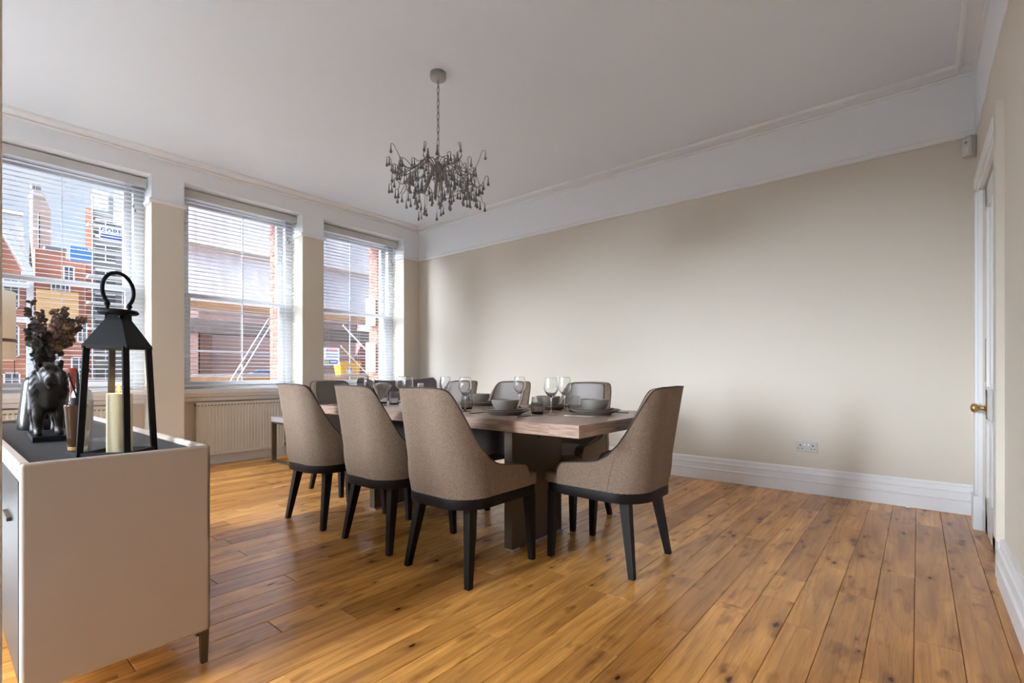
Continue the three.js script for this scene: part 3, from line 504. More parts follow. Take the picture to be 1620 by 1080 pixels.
// lantern with a lit candle
const LX = 0.400, LZ = -2.02, LY = TRAY;
{
  const t = thing('lantern', 'tall black metal lantern with tapering glass sides and a loop handle on the sideboard', 'lantern', [LX, LY, LZ], 0.02);
  const k = (r, y) => [V(0, y, r), V(r, y, 0), V(0, y, -r), V(-r, y, 0)], B0 = 0.104, B1 = 0.086, y1 = 0.352;
  const b = k(B0 - 0.006, 0.002), e = k(B1 - 0.005, y1);
  for (let i = 0; i < 4; i++) { const g = bar(b[i], e[i], 0.0165, 0.0165); part('post', g, M.black, t); }
  const ringBars = (r, y, h, d) => { const p = k(r, y); return [0, 1, 2, 3].map((i) => { const a = p[i], c = p[(i + 1) % 4], m = a.clone().add(c).multiplyScalar(0.5), L = a.distanceTo(c), g = new THREE.BoxGeometry(L, h, d); g.rotateY(-Math.atan2(c.z - a.z, c.x - a.x)); g.translate(m.x, m.y, m.z); return clean(g); }); };
  part('base', [...ringBars(B0 - 0.005, 0.008, 0.016, 0.010), frustum(k(B0 - 0.008, 0), k(B0 - 0.008, 0.004))], M.black, t);
  part('top_frame', ringBars(B1 - 0.003, y1, 0.012, 0.011), M.black, t);
  for (let i = 0; i < 4; i++) { const j = (i + 1) % 4, s = 0.006, dir = b[i].clone().add(b[j]).setY(0).normalize().multiplyScalar(0.0012); const q = [b[i], b[j], e[j], e[i]].map((p) => p.clone()); q.forEach((p) => { p.y += (p.y < 0.1 ? 0.012 : -0.006); }); part('pane', tri([[q[0], q[1], q[2], q[3]], ...[]]), M.pane, t); }
  const r0 = k(0.093, y1 + 0.004), r1 = k(0.036, y1 + 0.090), r2 = k(0.093, y1 - 0.006);
  part('roof', [frustum(r0, r1), frustum(r2, r0)], M.black, t);
  const col = []; for (let i = 0; i < 4; i++) { const j = (i + 1) % 4, a = k(0.036, y1 + 0.086), c = k(0.046, y1 + 0.110), m0 = a[i].clone().lerp(a[j], 0.5), A = a[i], Bq = a[j], C = c[i].clone().lerp(c[j], 0.70), D = c[i].clone().lerp(c[j], 0.30); const inn = (p) => p.clone().multiply(V(0.93, 1, 0.93)); col.push(tri([[A, Bq, C, D], [inn(D), inn(C), inn(Bq), inn(A)], [Bq, inn(Bq), inn(C), C], [A, D, inn(D), inn(A)], [D, C, inn(C), inn(D)]])); }
  part('collar', col, M.black, t);
  const cap = part('cap', lathe([[0, 0], [0.050, 0], [0.054, 0.003], [0.054, 0.008], [0.05, 0.013], [0, 0.017]], 32).translate(0, y1 + 0.108, 0), M.black, t);
  const hy = y1 + 0.118, pts = []; for (let i = 0; i <= 28; i++) { const a = -0.85 + (Math.PI + 1.7) * i / 28; pts.push(V(Math.cos(a) * 0.060, hy + 0.068 + Math.sin(a) * 0.058, 0)); }
  const ha = part('handle', [clean(tube(pts, 0.0058, 56, 10)), cyl(V(-0.042, hy - 0.012, 0), V(-0.042, hy + 0.022, 0), 0.006, 0.005), cyl(V(0.042, hy - 0.012, 0), V(0.042, hy + 0.022, 0), 0.006, 0.005), new THREE.SphereGeometry(0.0085, 12, 8).translate(-0.042, hy + 0.02, 0), new THREE.SphereGeometry(0.0085, 12, 8).translate(0.042, hy + 0.02, 0)], M.black, t);
  ha.rotation.y = 0.62;
}
{
  const t = thing('candle', 'thick ivory pillar candle burning inside the black lantern', 'candle', [LX + 0.004, LY + 0.005, LZ - 0.004]);
  part('wax', lathe([[0, 0], [0.033, 0], [0.0345, 0.002], [0.0345, 0.192], [0.033, 0.196], [0.029, 0.195], [0.014, 0.189], [0, 0.187]], 40), phys(0.72, 0.62, 0.38, 0.5), t);
  part('wick', cyl(V(-0.004, 0.186, 0), V(-0.003, 0.203, 0), 0.0012, 0.001, 6), M.black, t);
  const f = part('flame', lathe([[0, 0], [0.003, 0.003], [0.0055, 0.011], [0.0045, 0.02], [0.002, 0.029], [0, 0.035]], 16).translate(-0.003, 0.197, 0), new THREE.MeshStandardMaterial({ color: 0x000000, emissive: new THREE.Color(1, 0.46, 0.10), emissiveIntensity: 2.0 }), t);
  const L = new THREE.PointLight(new THREE.Color(1, 0.58, 0.22), 0.05); L.position.set(-0.003, 0.212, 0); L.shadow.radius = 0.25; t.add(L); L.name = 'candle_light';
}
// lion statue
function field(fn, c, he, res, mat) { // mesh of fn(p) < 0 by marching cubes
  const mc = new MarchingCubes(res, mat, false, false, 120000); mc.isolation = 0; const s = res, hf = s / 2, p = V(0, 0, 0);
  for (let z = 0; z < s; z++) for (let y = 0; y < s; y++) for (let x = 0; x < s; x++) { p.set((x - hf) / hf * he + c.x, (y - hf) / hf * he + c.y, (z - hf) / hf * he + c.z); mc.field[x + y * s + z * s * s] = -fn(p); }
  mc.update(); const n = mc.count, pos = mc.positionArray.slice(0, n * 3), nor = mc.normalArray.slice(0, n * 3);
  for (let i = 0; i < n * 3; i++) pos[i] = pos[i] * he + [c.x, c.y, c.z][i % 3];
  const g = new THREE.BufferGeometry(); g.setAttribute('position', new THREE.BufferAttribute(pos, 3)); g.setAttribute('normal', new THREE.BufferAttribute(nor, 3)); return clean(g);
}
{
  const t = thing('lion_statue', 'dark bronze standing lion statue on a black plinth, beside the reed diffuser', 'statue', [0.308, TRAY, -2.70], -0.04);
  part('plinth', box(-0.050, 0.050, 0, 0.021, -0.17, 0.10, 0.002), M.black, t);
  const B = []; const cap = (ax, ay, az, ra, bx, by, bz, rb, mir = false) => { B.push([V(ax, ay, az), ra, V(bx, by, bz), rb]); if (mir) B.push([V(-ax, ay, az), ra, V(-bx, by, bz), rb]); };
  cap(0, 0.205, 0.035, 0.062, 0, 0.165, 0.030, 0.056); cap(0, 0.262, 0.020, 0.050, 0, 0.235, 0.040, 0.060); cap(0, 0.195, 0.00, 0.052, 0, 0.19, -0.125, 0.046);
  cap(0.048, 0.255, 0.045, 0.022, 0.050, 0.195, 0.060, 0.024, true); cap(0, 0.180, 0.075, 0.028, 0, 0.150, 0.065, 0.026);
  cap(0, 0.270, 0.082, 0.036, 0, 0.252, 0.098, 0.032); cap(0, 0.252, 0.110, 0.024, 0, 0.246, 0.140, 0.019); cap(0, 0.264, 0.118, 0.012, 0, 0.256, 0.152, 0.0095);
  cap(0.012, 0.240, 0.138, 0.013, 0.014, 0.234, 0.140, 0.012, true); cap(0, 0.222, 0.110, 0.014, 0, 0.218, 0.132, 0.011);
  cap(0.040, 0.300, 0.050, 0.015, 0.046, 0.312, 0.046, 0.010, true); cap(0.018, 0.284, 0.108, 0.009, 0.026, 0.282, 0.102, 0.008, true);
  cap(0.036, 0.165, 0.045, 0.030, 0.038, 0.10, 0.052, 0.020, true); cap(0.038, 0.10, 0.052, 0.019, 0.038, 0.035, 0.048, 0.0155, true); cap(0.038, 0.033, 0.052, 0.016, 0.039, 0.031, 0.070, 0.014, true);
  cap(0.032, 0.175, -0.120, 0.040, 0.040, 0.118, -0.095, 0.026, true); cap(0.040, 0.118, -0.095, 0.022, 0.040, 0.078, -0.140, 0.0145, true); cap(0.040, 0.078, -0.140, 0.0135, 0.040, 0.035, -0.128, 0.0135, true); cap(0.040, 0.033, -0.126, 0.015, 0.040, 0.031, -0.106, 0.013, true);
  cap(0, 0.20, -0.165, 0.012, 0, 0.13, -0.185, 0.009); cap(0, 0.13, -0.185, 0.009, 0.01, 0.08, -0.175, 0.013);
  const ab = V(0, 0, 0), ap = V(0, 0, 0);
  const sd = (p) => { let d = 0, s = 0, m = 1e9; const ds = []; for (const [a, ra, b, rb] of B) { ab.subVectors(b, a); ap.subVectors(p, a); const h = Math.max(0, Math.min(1, ap.dot(ab) / ab.lengthSq())); const q = Math.hypot(ap.x - ab.x * h, ap.y - ab.y * h, ap.z - ab.z * h) - (ra + (rb - ra) * h); ds.push(q); if (q < m) m = q; } for (const q of ds) if (q < m + 0.05) s += Math.exp(-(q - m) / 0.0055); d = m - 0.0055 * Math.log(s);
    const mane = Math.max(0, 1 - Math.hypot(p.x * 0.8, p.y - 0.215, p.z - 0.035) / 0.11); return d - 0.0035 * mane * Math.sin(p.y * 240 + 3 * Math.sin(p.x * 160)) * Math.min(1, Math.max(0, (0.095 - p.z) / 0.03)); };
  part('body', field(sd, V(0, 0.165, -0.02), 0.205, 100, M.black).scale(0.80, 1, 1), phys(0.016, 0.011, 0.008, 0.42, { specularIntensity: 0.45 }), t);
}
// reed diffuser
{
  const t = thing('reed_diffuser', 'amber glass reed diffuser with a black collar and black reeds beside the lion', 'diffuser', [0.331, TRAY, -2.235]);
  part('glass_vessel', lathe([[0, 0], [0.024, 0], [0.026, 0.003], [0.037, 0.155], [0.037, 0.158], [0.035, 0.158], [0.030, 0.145], [0, 0.143]], 36), phys(0.05, 0.021, 0.008, 0.14, { clearcoat: 0.5, clearcoatRoughness: 0.05 }), t);
  part('base', lathe([[0, 0.0005], [0.0265, 0.0005], [0.027, 0.004], [0.0275, 0.014], [0.0262, 0.016]], 36), std(0.30, 0.16, 0.05, 0.2), t);
  part('collar', lathe([[0, 0.14], [0.018, 0.14], [0.019, 0.142], [0.019, 0.18], [0.018, 0.182], [0, 0.182]], 24), M.black, t);
  const R = rng(5); for (let i = 0; i < 6; i++) { const a = i / 6 * 6.28 + R(), r = 0.012 + R() * 0.022; part('reed', cyl(V(Math.cos(a) * 0.007, 0.15, Math.sin(a) * 0.007), V(Math.cos(a + 2.6) * r + 0.004, 0.262 + R() * 0.028, Math.sin(a + 2.6) * r), 0.0027, 0.0027, 8), M.black, t); }
}
{ const o = thing('jar', 'pale grey ceramic jar with a domed glass lid behind the lantern post', 'jar', [0.378, TRAY, -2.47]);
  part('body', lathe([[0, 0], [0.029, 0], [0.031, 0.003], [0.034, 0.16], [0.033, 0.163], [0.029, 0.163], [0.028, 0.02], [0, 0.015]], 36), std(0.36, 0.37, 0.36, 0.35), o);
  part('dome_lid', lathe([[0.031, 0.163], [0.031, 0.185], [0.026, 0.201], [0.014, 0.210], [0, 0.213]], 32), std(0.55, 0.56, 0.55, 0.2), o); }
// vase with a dried bouquet
{
  const t = thing('vase', 'glossy black tapering vase with a short neck behind the lion statue', 'vase', [0.366, TRAY, -3.26]);
  part('vase_body', lathe([[0, 0], [0.098, 0], [0.102, 0.004], [0.099, 0.06], [0.082, 0.225], [0.072, 0.245], [0.040, 0.262], [0.034, 0.275], [0.034, 0.318], [0.038, 0.326], [0.034, 0.326], [0.030, 0.30], [0, 0.29]], 48), std(0.02, 0.02, 0.021, 0.22), t);
}
{
  const t = thing('dried_bouquet', 'bouquet of dried eucalyptus and brown blossom stems rising from the black vase', 'bouquet', [0.366, TRAY, -3.26]);
  const R = rng(12), stem = std(0.06, 0.04, 0.025, 0.8), lf = [std(0.075, 0.073, 0.066, 0.75), std(0.115, 0.105, 0.092, 0.75), std(0.15, 0.10, 0.075, 0.8)], bm = [std(0.19, 0.12, 0.095, 0.85), std(0.30, 0.18, 0.10, 0.85), std(0.13, 0.085, 0.075, 0.85)];
  const disc = (() => { const g = grid(10, 4, (u, v) => { const a = u * Math.PI * 2, r = v * 0.021; return [V(Math.cos(a) * r * 0.8, Math.sin(a) * r + 0.019, 0.004 * Math.cos(2 * a) * v + 0.25 * r * r / 0.021)]; }); const s = g.clone(); s.translate(0, 0, -0.0012); const ix = [...s.index.array]; for (let i = 0; i < ix.length; i += 3) [ix[i], ix[i + 1]] = [ix[i + 1], ix[i]]; s.setIndex(ix); s.computeVertexNormals(); return merge([g, s]); })();
  const bud = (() => { const l = []; const q = rng(3); for (let i = 0; i < 7; i++) { const g = new THREE.IcosahedronGeometry(0.0085, 0); g.scale(0.7 + q() * 0.6, 0.6 + q() * 0.8, 0.7 + q() * 0.6); g.translate((q() - 0.5) * 0.022, (q() - 0.5) * 0.022, (q() - 0.5) * 0.022); l.push(g); } return merge(l); })();
  const curve = (tx, ty, tz, b) => new THREE.CatmullRomCurve3([V(0.01 * Math.sign(tx), 0.29, 0), V(tx * 0.25, 0.29 + (ty - 0.29) * 0.35, tz * 0.25), V(tx * 0.7 + b, 0.29 + (ty - 0.29) * 0.75, tz * 0.7), V(tx, ty, tz)]);
  const stems = []; let n = 0;
  for (const [tx, ty, tz] of [[-0.055, 0.60, 0.03], [-0.060, 0.50, 0.06], [-0.03, 0.48, 0.08], [-0.05, 0.43, -0.02], [-0.015, 0.45, 0.05]]) { const c = curve(tx, ty, tz, -0.012); stems.push(clean(new THREE.TubeGeometry(c, 16, 0.0022, 5)));
    const m = 20; for (let i = 2; i <= m; i++) for (const s of [-1, 1]) { const p = c.getPointAt(i / m), l = part(n ? 'leaf_' + String(n).padStart(3, '0') : 'leaf', disc, lf[n % 3 === 2 && R() < 0.5 ? 2 : n % 2], t); n++; l.position.copy(p); const sc = (1.15 - 0.55 * i / m) * (0.85 + R() * 0.3); l.scale.setScalar(sc); l.rotation.set(0.3 + R() * 0.9, R() * 6.28, s * (0.9 + R() * 0.7)); } }
  let k = 0; for (let i = 0; i < 16; i++) { const a = R() * 6.28, r = 0.03 + R() * 0.07, tx = 0.06 + Math.cos(a) * r, ty = 0.43 + R() * 0.135, tz = 0.02 + Math.sin(a) * r * 0.8; const c = curve(tx, ty, tz, 0.01); stems.push(clean(new THREE.TubeGeometry(c, 14, 0.0015, 4)));
    for (let j = 0; j < 9; j++) { const p = c.getPointAt(0.45 + 0.55 * j / 8), b = part(k ? 'blossom_' + String(k).padStart(3, '0') : 'blossom', bud, bm[Math.floor(R() * 3)], t); k++; b.position.copy(p).add(V((R() - 0.5) * 0.028, (R() - 0.5) * 0.02, (R() - 0.5) * 0.028)); b.scale.setScalar(0.65 + R() * 0.6); b.rotation.set(R() * 6, R() * 6, R() * 6); } }
  part('stems', stems, stem, t);
}
{ const o = part(numbered('glass_ornament'), lathe([[0, 0], [0.018, 0.002], [0.026, 0.03], [0.02, 0.1], [0.012, 0.16], [0.010, 0.22], [0.018, 0.29], [0.016, 0.291], [0.008, 0.22], [0, 0.2]], 24), phys(0.8, 0.3, 0.25, 0.05, { transmission: 0.8, thickness: 0.05, ior: 1.5, attenuationColor: new THREE.Color(0.6, 0.12, 0.08), attenuationDistance: 0.02 }), scene); o.position.set(0.43, TRAY, -3.02); tag(o, 'slender red glass ornament rising behind the lion shoulder', 'ornament'); }
// floor lamp beyond the sideboard
{
  const t = thing('floor_lamp', 'floor lamp with a lit cream drum shade and a dark band by the window', 'lamp', [0.135, 0, -4.15]);
  part('base', lathe([[0, 0], [0.14, 0], [0.14, 0.015], [0.13, 0.02], [0.012, 0.024], [0, 0.024]], 40), M.bronze, t);
  part('pole', cyl(V(0, 0.02, 0), V(0, 1.30, 0), 0.011), M.bronze, t);
  const sh = part('lamp_shade', lathe([[0.2, 1.08], [0.2, 1.48], [0.198, 1.48], [0.198, 1.08], [0.2, 1.08]], 48), phys(0.80, 0.755, 0.68, 0.95, { transmission: 0.4, thickness: 0 }), t);
  part('band', lathe([[0.201, 1.185], [0.206, 1.185], [0.206, 1.203], [0.201, 1.203], [0.201, 1.185]], 48), std(0.12, 0.085, 0.065, 0.6), sh);
  part('pull_cord', cyl(V(0.19, 0.98, 0.06), V(0.185, 1.30, 0.06), 0.0018, 0.0018, 6), M.black, t);
  part('bulb', new THREE.SphereGeometry(0.03, 20, 14).translate(0, 1.20, 0), new THREE.MeshStandardMaterial({ color: 0x000000, emissive: new THREE.Color(1, 0.72, 0.42), emissiveIntensity: 5 }), t);
  const L = new THREE.PointLight(new THREE.Color(1, 0.68, 0.36), 0.2); L.position.set(0, 1.20, 0); L.shadow.radius = 1.5; L.name = 'lamp_light'; t.add(L);
}

// ------------------------------------------------------------------ chandelier
{
  const C = V(2.36, 0, -2.665), t = thing('chandelier', 'silver branch chandelier hung with grey glass teardrops above the table', 'chandelier', [C.x, 0, C.z]);
  const met = std(0.21, 0.20, 0.19, 0.45, 0.6), drop = phys(0.20, 0.195, 0.195, 0.16, { metalness: 0.35, clearcoat: 0.6 });
  part('ceiling_rose', lathe([[0, HC], [0.058, HC], [0.058, HC - 0.035], [0.054, HC - 0.042], [0.012, HC - 0.046], [0, HC - 0.06]], 36), std(0.42, 0.41, 0.38, 0.45, 0.3), t);
  const links = []; for (let y = HC - 0.075, i = 0; y > 2.54; y -= 0.047, i++) { const g = new THREE.TorusGeometry(0.013, 0.0028, 6, 14); g.scale(0.85, 2.0, 0.85); g.rotateY(i % 2 ? H : 0.4); g.translate(0, y, 0); links.push(g); }
  links.forEach((g, i) => part(i ? 'chain_link_' + String(i).padStart(3, '0') : 'chain_link', clean(g), met, t));
  part('hub', lathe([[0, 2.475], [0.012, 2.47], [0.03, 2.44], [0.034, 2.41], [0.02, 2.385], [0.008, 2.37], [0, 2.366]], 20), met, t);
  const amb = std(0.36, 0.27, 0.17, 0.4, 0.1);
  for (let i = 0; i < 4; i++) { const a = i * H + 0.5, x = Math.cos(a), z = Math.sin(a); const h = part('lamp_holder', [cyl(V(x * 0.03, 2.42, z * 0.03), V(x * 0.055, 2.36, z * 0.055), 0.012), cyl(V(x * 0.055, 2.36, z * 0.055), V(x * 0.085, 2.28, z * 0.085), 0.013)], std(0.3, 0.28, 0.25, 0.5, 0.4), t); part('bulb', [cyl(V(x * 0.085, 2.28, z * 0.085), V(x * 0.105, 2.225, z * 0.105), 0.012, 0.010)], amb, h); }
  const dropG = lathe([[0, 0], [0.004, 0.0008], [0.0078, 0.005], [0.0082, 0.009], [0.0055, 0.016], [0.0032, 0.024], [0.0024, 0.04], [0.0018, 0.052], [0, 0.054]], 10).scale(1.28, 1.22, 1.28);
  const R = rng(21); let n = 0;
  const hang = (p) => { const d = part(n ? 'glass_drop_' + String(n).padStart(3, '0') : 'glass_drop', dropG, drop, t); n++; d.position.set(p.x, p.y - 0.066, p.z); };
  const N = 14;
  for (let i = 0; i < N; i++) {
    const a = i / N * 6.283 + (R() - 0.5) * 0.25, rr = 0.24 + R() * 0.085, up = [0.07, -0.01, 0.04, -0.05][i % 4] + (R() - 0.5) * 0.04, dir = V(Math.cos(a), 0, Math.sin(a)), sd = V(-dir.z, 0, dir.x);
    const c = new THREE.CatmullRomCurve3([V(0, 2.425, 0).addScaledVector(dir, 0.025), V(0, 2.455 + R() * 0.02, 0).addScaledVector(dir, 0.09), V(0, 2.40, 0).addScaledVector(dir, 0.17).addScaledVector(sd, (R() - 0.5) * 0.06), V(0, 2.345 + up * 0.5, 0).addScaledVector(dir, rr * 0.9).addScaledVector(sd, (R() - 0.5) * 0.09), V(0, 2.36 + up, 0).addScaledVector(dir, rr)]);
    const g = [clean(new THREE.TubeGeometry(c, 24, 0.0040, 6))];
    for (let k = 0; k < 7; k++) {
      const u = 0.42 + 0.58 * (k / 6), p = c.getPointAt(u), outw = 0.03 + R() * 0.06, sw = (R() - 0.5) * 0.14; let dy;
      if (k === 6 && i % 3 !== 1) dy = 0.05 + R() * 0.10; else if (k % 3 === 0) dy = 0.02 + R() * 0.09; else dy = -0.03 - R() * 0.10;
      const q = p.clone().addScaledVector(dir, k < 3 ? (R() - 0.6) * 0.09 : outw * 0.55).addScaledVector(sd, sw); q.y += dy;
      const rad = Math.hypot(q.x, q.z); if (rad > 0.35) { q.x *= 0.35 / rad; q.z *= 0.35 / rad; }
      const m = p.clone().lerp(q, 0.55); m.y += (R() - 0.3) * 0.03; m.addScaledVector(sd, (R() - 0.5) * 0.03);
      const e = q.clone().addScaledVector(dir, 0.018).addScaledVector(sd, (R() - 0.5) * 0.03); e.y -= 0.006;
      g.push(clean(new THREE.TubeGeometry(new THREE.CatmullRomCurve3([p, m, q, e]), 8, 0.0026, 5)));
      hang(e); if (R() < 0.45) hang(q); if (R() < 0.2) hang(m);
    }
    part('branch', g, met, t);
  }
  const gn = []; const ringPts = (r, y, ph) => Array.from({ length: 24 }, (_, i) => { const a = i / 24 * 6.283; return V(Math.cos(a) * (r + 0.025 * Math.sin(5 * a + ph)), y + 0.03 * Math.sin(4 * a + ph), Math.sin(a) * (r + 0.025 * Math.sin(5 * a + ph))); });
  gn.push(tube(ringPts(0.21, 2.30, 0), 0.0028, 96, 5, true), tube(ringPts(0.26, 2.33, 2), 0.0028, 96, 5, true)); part('branch_ring', gn, met, t);
  for (let i = 0; i < 34; i++) { const a = R() * 6.283, r = 0.13 + R() * 0.13; hang(V(Math.cos(a) * r, 2.185 + R() * 0.10 + (0.26 - r) * 0.1, Math.sin(a) * r)); const p = t.children[t.children.length - 1].position; const w = [cyl(V(p.x, p.y + 0.05, p.z), V(p.x * 0.95, 2.29, p.z * 0.95), 0.0012, 0.0016, 4)]; part('twig', w, met, t); }
  for (const o of t.children) if (!/rose|chain/.test(o.name)) o.position.y += 0.062;   // the spray hangs this far up its chain
}

// ------------------------------------------------------------------ small fittings on the walls
{
  const t = thing('socket', 'white double wall socket above the skirting of the long cream wall', 'socket', [XR, 0.385, -0.72], -H);
  // the double plate: local x along the wall, z out from it
  part('plate', box(-0.078, 0.078, -0.045, 0.045, 0, 0.011, 0.004), M.plastic, t);
  const s = (x) => [box(x - 0.004, x + 0.004, 0.006, 0.018, 0.0105, 0.0122), box(x - 0.017, x - 0.009, -0.018, -0.012, 0.0105, 0.0122), box(x + 0.009, x + 0.017, -0.018, -0.012, 0.0105, 0.0122)];
  part('pin_hole', [...s(-0.046), ...s(0.046)], M.black, t);
  part('rocker', [box(-0.020, -0.008, 0.010, 0.030, 0.010, 0.014, 0.002), box(0.008, 0.020, 0.010, 0.030, 0.010, 0.014, 0.002)], M.gloss, t);
}
{
  const t = thing('motion_sensor', 'small cream alarm motion sensor in the corner under the picture rail', 'sensor', [XR - 0.03, 2.535, ZC - 0.035], -Math.PI * 0.75);
  part('housing', box(-0.034, 0.034, 0, 0.135, -0.02, 0.03, 0.008), M.plastic, t);
  part('lens', box(-0.026, 0.026, 0.012, 0.062, 0.026, 0.036, 0.006), std(0.66, 0.65, 0.62, 0.3), t);
  part('led', box(-0.008, 0.008, 0.09, 0.096, 0.029, 0.032), M.black, t);
}
{ const o = part(numbered('door_stop'), lathe([[0, 0], [0.014, 0], [0.014, 0.006], [0.009, 0.01], [0, 0.011]], 16), M.gloss, scene); o.position.set(4.68, 0, -0.06); tag(o, 'tiny white button lying on the floor against the long skirting', 'button'); }

// ------------------------------------------------------------------ outside: street, houses, scaffold
const redBrick = std(0.44, 0.155, 0.08, 0.9), pinkBrick = std(0.50, 0.37, 0.30, 0.9), darkBrick = std(0.24, 0.075, 0.055, 0.9), slate = std(0.16, 0.17, 0.18, 0.8), paint = std(0.72, 0.73, 0.73, 0.6), glassDark = std(0.06, 0.07, 0.085, 0.12), timber = std(0.48, 0.28, 0.14, 0.85), ply = std(0.70, 0.40, 0.15, 0.8), galv = std(0.42, 0.43, 0.44, 0.4, 0.6);
{ const s = struct('street'); part('road', box(-25, 30, -4.6, -4.5, -70, ZOUT - 0.14), std(0.075, 0.075, 0.08, 0.9), s); }
function sashWindow(parent, x, y, w, h, z, nx = 2, ny = 2) {
  const f = [box(x, x + w, y, y + 0.09, z, z + 0.12), box(x, x + w, y + h - 0.09, y + h, z, z + 0.12), box(x, x + 0.08, y, y + h, z, z + 0.12), box(x + w - 0.08, x + w, y, y + h, z, z + 0.12)];
  for (let i = 1; i < nx; i++) f.push(box(x + w * i / nx - 0.025, x + w * i / nx + 0.025, y, y + h, z, z + 0.1)); for (let i = 1; i < ny; i++) f.push(box(x, x + w, y + h * i / ny - 0.025, y + h * i / ny + 0.025, z, z + 0.1));
  const p = part('window', f, paint, parent); part('pane', box(x + 0.05, x + w - 0.05, y + 0.05, y + h - 0.05, z + 0.02, z + 0.05), glassDark, p);
}
{ // gabled house
  const h = thing('gabled_house', 'red brick gabled house with white bargeboards and a slate roof seen through the left blind', 'house', [0, 0, -50]);
  part('wall', [box(-6, 4.62, -4.5, 7.6, -8, 0), tri([[V(1.9, 7.6, 0), V(4.7, 7.6, 0), V(3.0, 11.6, 0)], [V(1.9, 7.6, -6), V(3.0, 11.6, -6), V(4.7, 7.6, -6)]])], redBrick, h);
  part('bargeboard', [bar(V(4.78, 8.35, 0.15), V(3.0, 12.25, 0.15), 0.42, 0.25), bar(V(1.2, 8.2, 0.15), V(3.0, 12.25, 0.15), 0.42, 0.25), box(4.3, 5.0, 7.7, 8.4, 0, 0.3)], paint, h);
  part('roof', tri([[V(-6, 7.6, -0.3), V(4.7, 7.6, -0.3), V(4.7, 13.5, -4), V(-6, 13.5, -4)], [V(4.7, 7.6, -8), V(-6, 7.6, -8), V(-6, 13.5, -4), V(4.7, 13.5, -4)], [V(4.7, 7.6, -0.3), V(4.7, 7.6, -8), V(4.7, 13.5, -4)]]), slate, h);
  part('ridge_trim', box(-6, 4.75, 13.4, 13.6, -4.15, -3.85), paint, h);
  part('eaves', box(-6, 4.7, 7.2, 7.6, 0, 0.5), paint, h);
  sashWindow(h, 3.35, 5.7, 0.85, 2.1, 0.02, 2, 4); sashWindow(h, 3.35, 2.2, 0.85, 2.3, 0.02, 2, 4); sashWindow(h, 3.4, -1.2, 0.85, 2.3, 0.02, 2, 4);
  part('pilaster', box(4.56, 4.92, -4.5, 7.9, 0, 0.35), paint, h); part('quoin', box(4.92, 4.98, -4.5, 7.9, -1, 0.2), redBrick, h);
  part('string_course', box(-6, 4.6, 4.7, 5.1, 0, 0.2), paint, h);
}
{ // chimney tower
  const h = thing('chimney_stack', 'tall pale pink brick chimney stack with a sloping shoulder beside the gabled house', 'chimney', [0, 0, -51.5]);
  const a = [[5.03, 10.27], [6.05, 10.27], [6.05, 13.6], [5.55, 15.0], [5.08, 15.0], [5.03, 14.2]]; const g = shapeExtrude(a, 1.6); g.translate(0, 0, -1.6); part('stack', boxUV(g), pinkBrick, h);
  part('pots', [cyl(V(5.1, 15, -0.5), V(5.1, 15.5, -0.5), 0.14), cyl(V(5.42, 15, -0.5), V(5.42, 15.5, -0.5), 0.14)], slate, h);
  part('drainpipe', cyl(V(5.38, 10.3, 0.08), V(5.38, 13.2, 0.08), 0.06), glassDark, h);
  part('band', [box(5.0, 6.1, 11.9, 12.1, -1.6, 0.06), box(4.95, 5.6, 14.55, 14.7, -1.6, 0.06)], paint, h);
}
{ // mid house
  const h = thing('terrace_house', 'red brick terrace house with white sash windows and a flat parapet behind the blue sign', 'house', [0, 0, -50]);
  part('wall', box(5.02, 7.83, -4.5, 9.75, -7, 0), redBrick, h);
  part('parapet', box(5.55, 6.75, 10.25, 10.55, -3, 0.05), slate, h); part('upper_wall', box(5.02, 6.7, 9.75, 10.26, -3.2, -0.02), redBrick, h);
  sashWindow(h, 5.85, 6.55, 1.1, 1.5, 0.02, 4, 2); sashWindow(h, 6.55, 8.0, 0.65, 1.25, 0.02, 2, 2); sashWindow(h, 7.35, 3.4, 0.6, 1.6, 0.02, 2, 2); sashWindow(h, 5.4, 1.0, 1.0, 2.0, 0.02, 2, 2); sashWindow(h, 7.0, 0.3, 0.9, 2.0, 0.02, 2, 2);
  part('balcony_boards', [0, 1, 2, 3].map((i) => box(5.0, 7.3, 4.6 + i * 0.64, 5.21 + i * 0.64, 0.9, 1.0)), ply, h);
  part('string_course', box(5.02, 7.83, 8.05, 8.2, 0, 0.15), std(0.4, 0.3, 0.25, 0.9), h);
}
function signTexture(w, h, draw) { const c = document.createElement('canvas'); c.width = w; c.height = h; const x = c.getContext('2d'); draw(x, w, h); const t = new THREE.CanvasTexture(c); t.colorSpace = THREE.SRGBColorSpace; return t; }
function board(name, label, x0, x1, y0, y1, z, tex, group) {
  const t = thing(name, label, 'sign', [(x0 + x1) / 2, (y0 + y1) / 2, z]); const w = (x1 - x0), h = (y1 - y0);
  part('panel', box(-w / 2, w / 2, -h / 2, h / 2, -0.03, 0), paint, t);
  const g = new THREE.PlaneGeometry(w, h); g.translate(0, 0, 0.006); part('print', g, new THREE.MeshStandardMaterial({ map: tex, roughness: 0.6 }), t); return t;
}
board('sign_board', 'blue builder sign with rows of small white print on the terrace house', 6.75, 8.02, 9.45, 10.55, -48.6, signTexture(256, 220, (x, w, h) => { x.fillStyle = '#2f7fd6'; x.fillRect(0, 0, w, h); x.fillStyle = '#ffffff'; for (let i = 0; i < 7; i++) x.fillRect(88 + i * 13, 22 + (i % 3) * 5, 9, 20); x.fillRect(20, 100, 216, 10); for (let i = 0; i < 14; i++) x.fillRect(14 + i * 16, 168 + (i % 2) * 4, 11, 24); }));
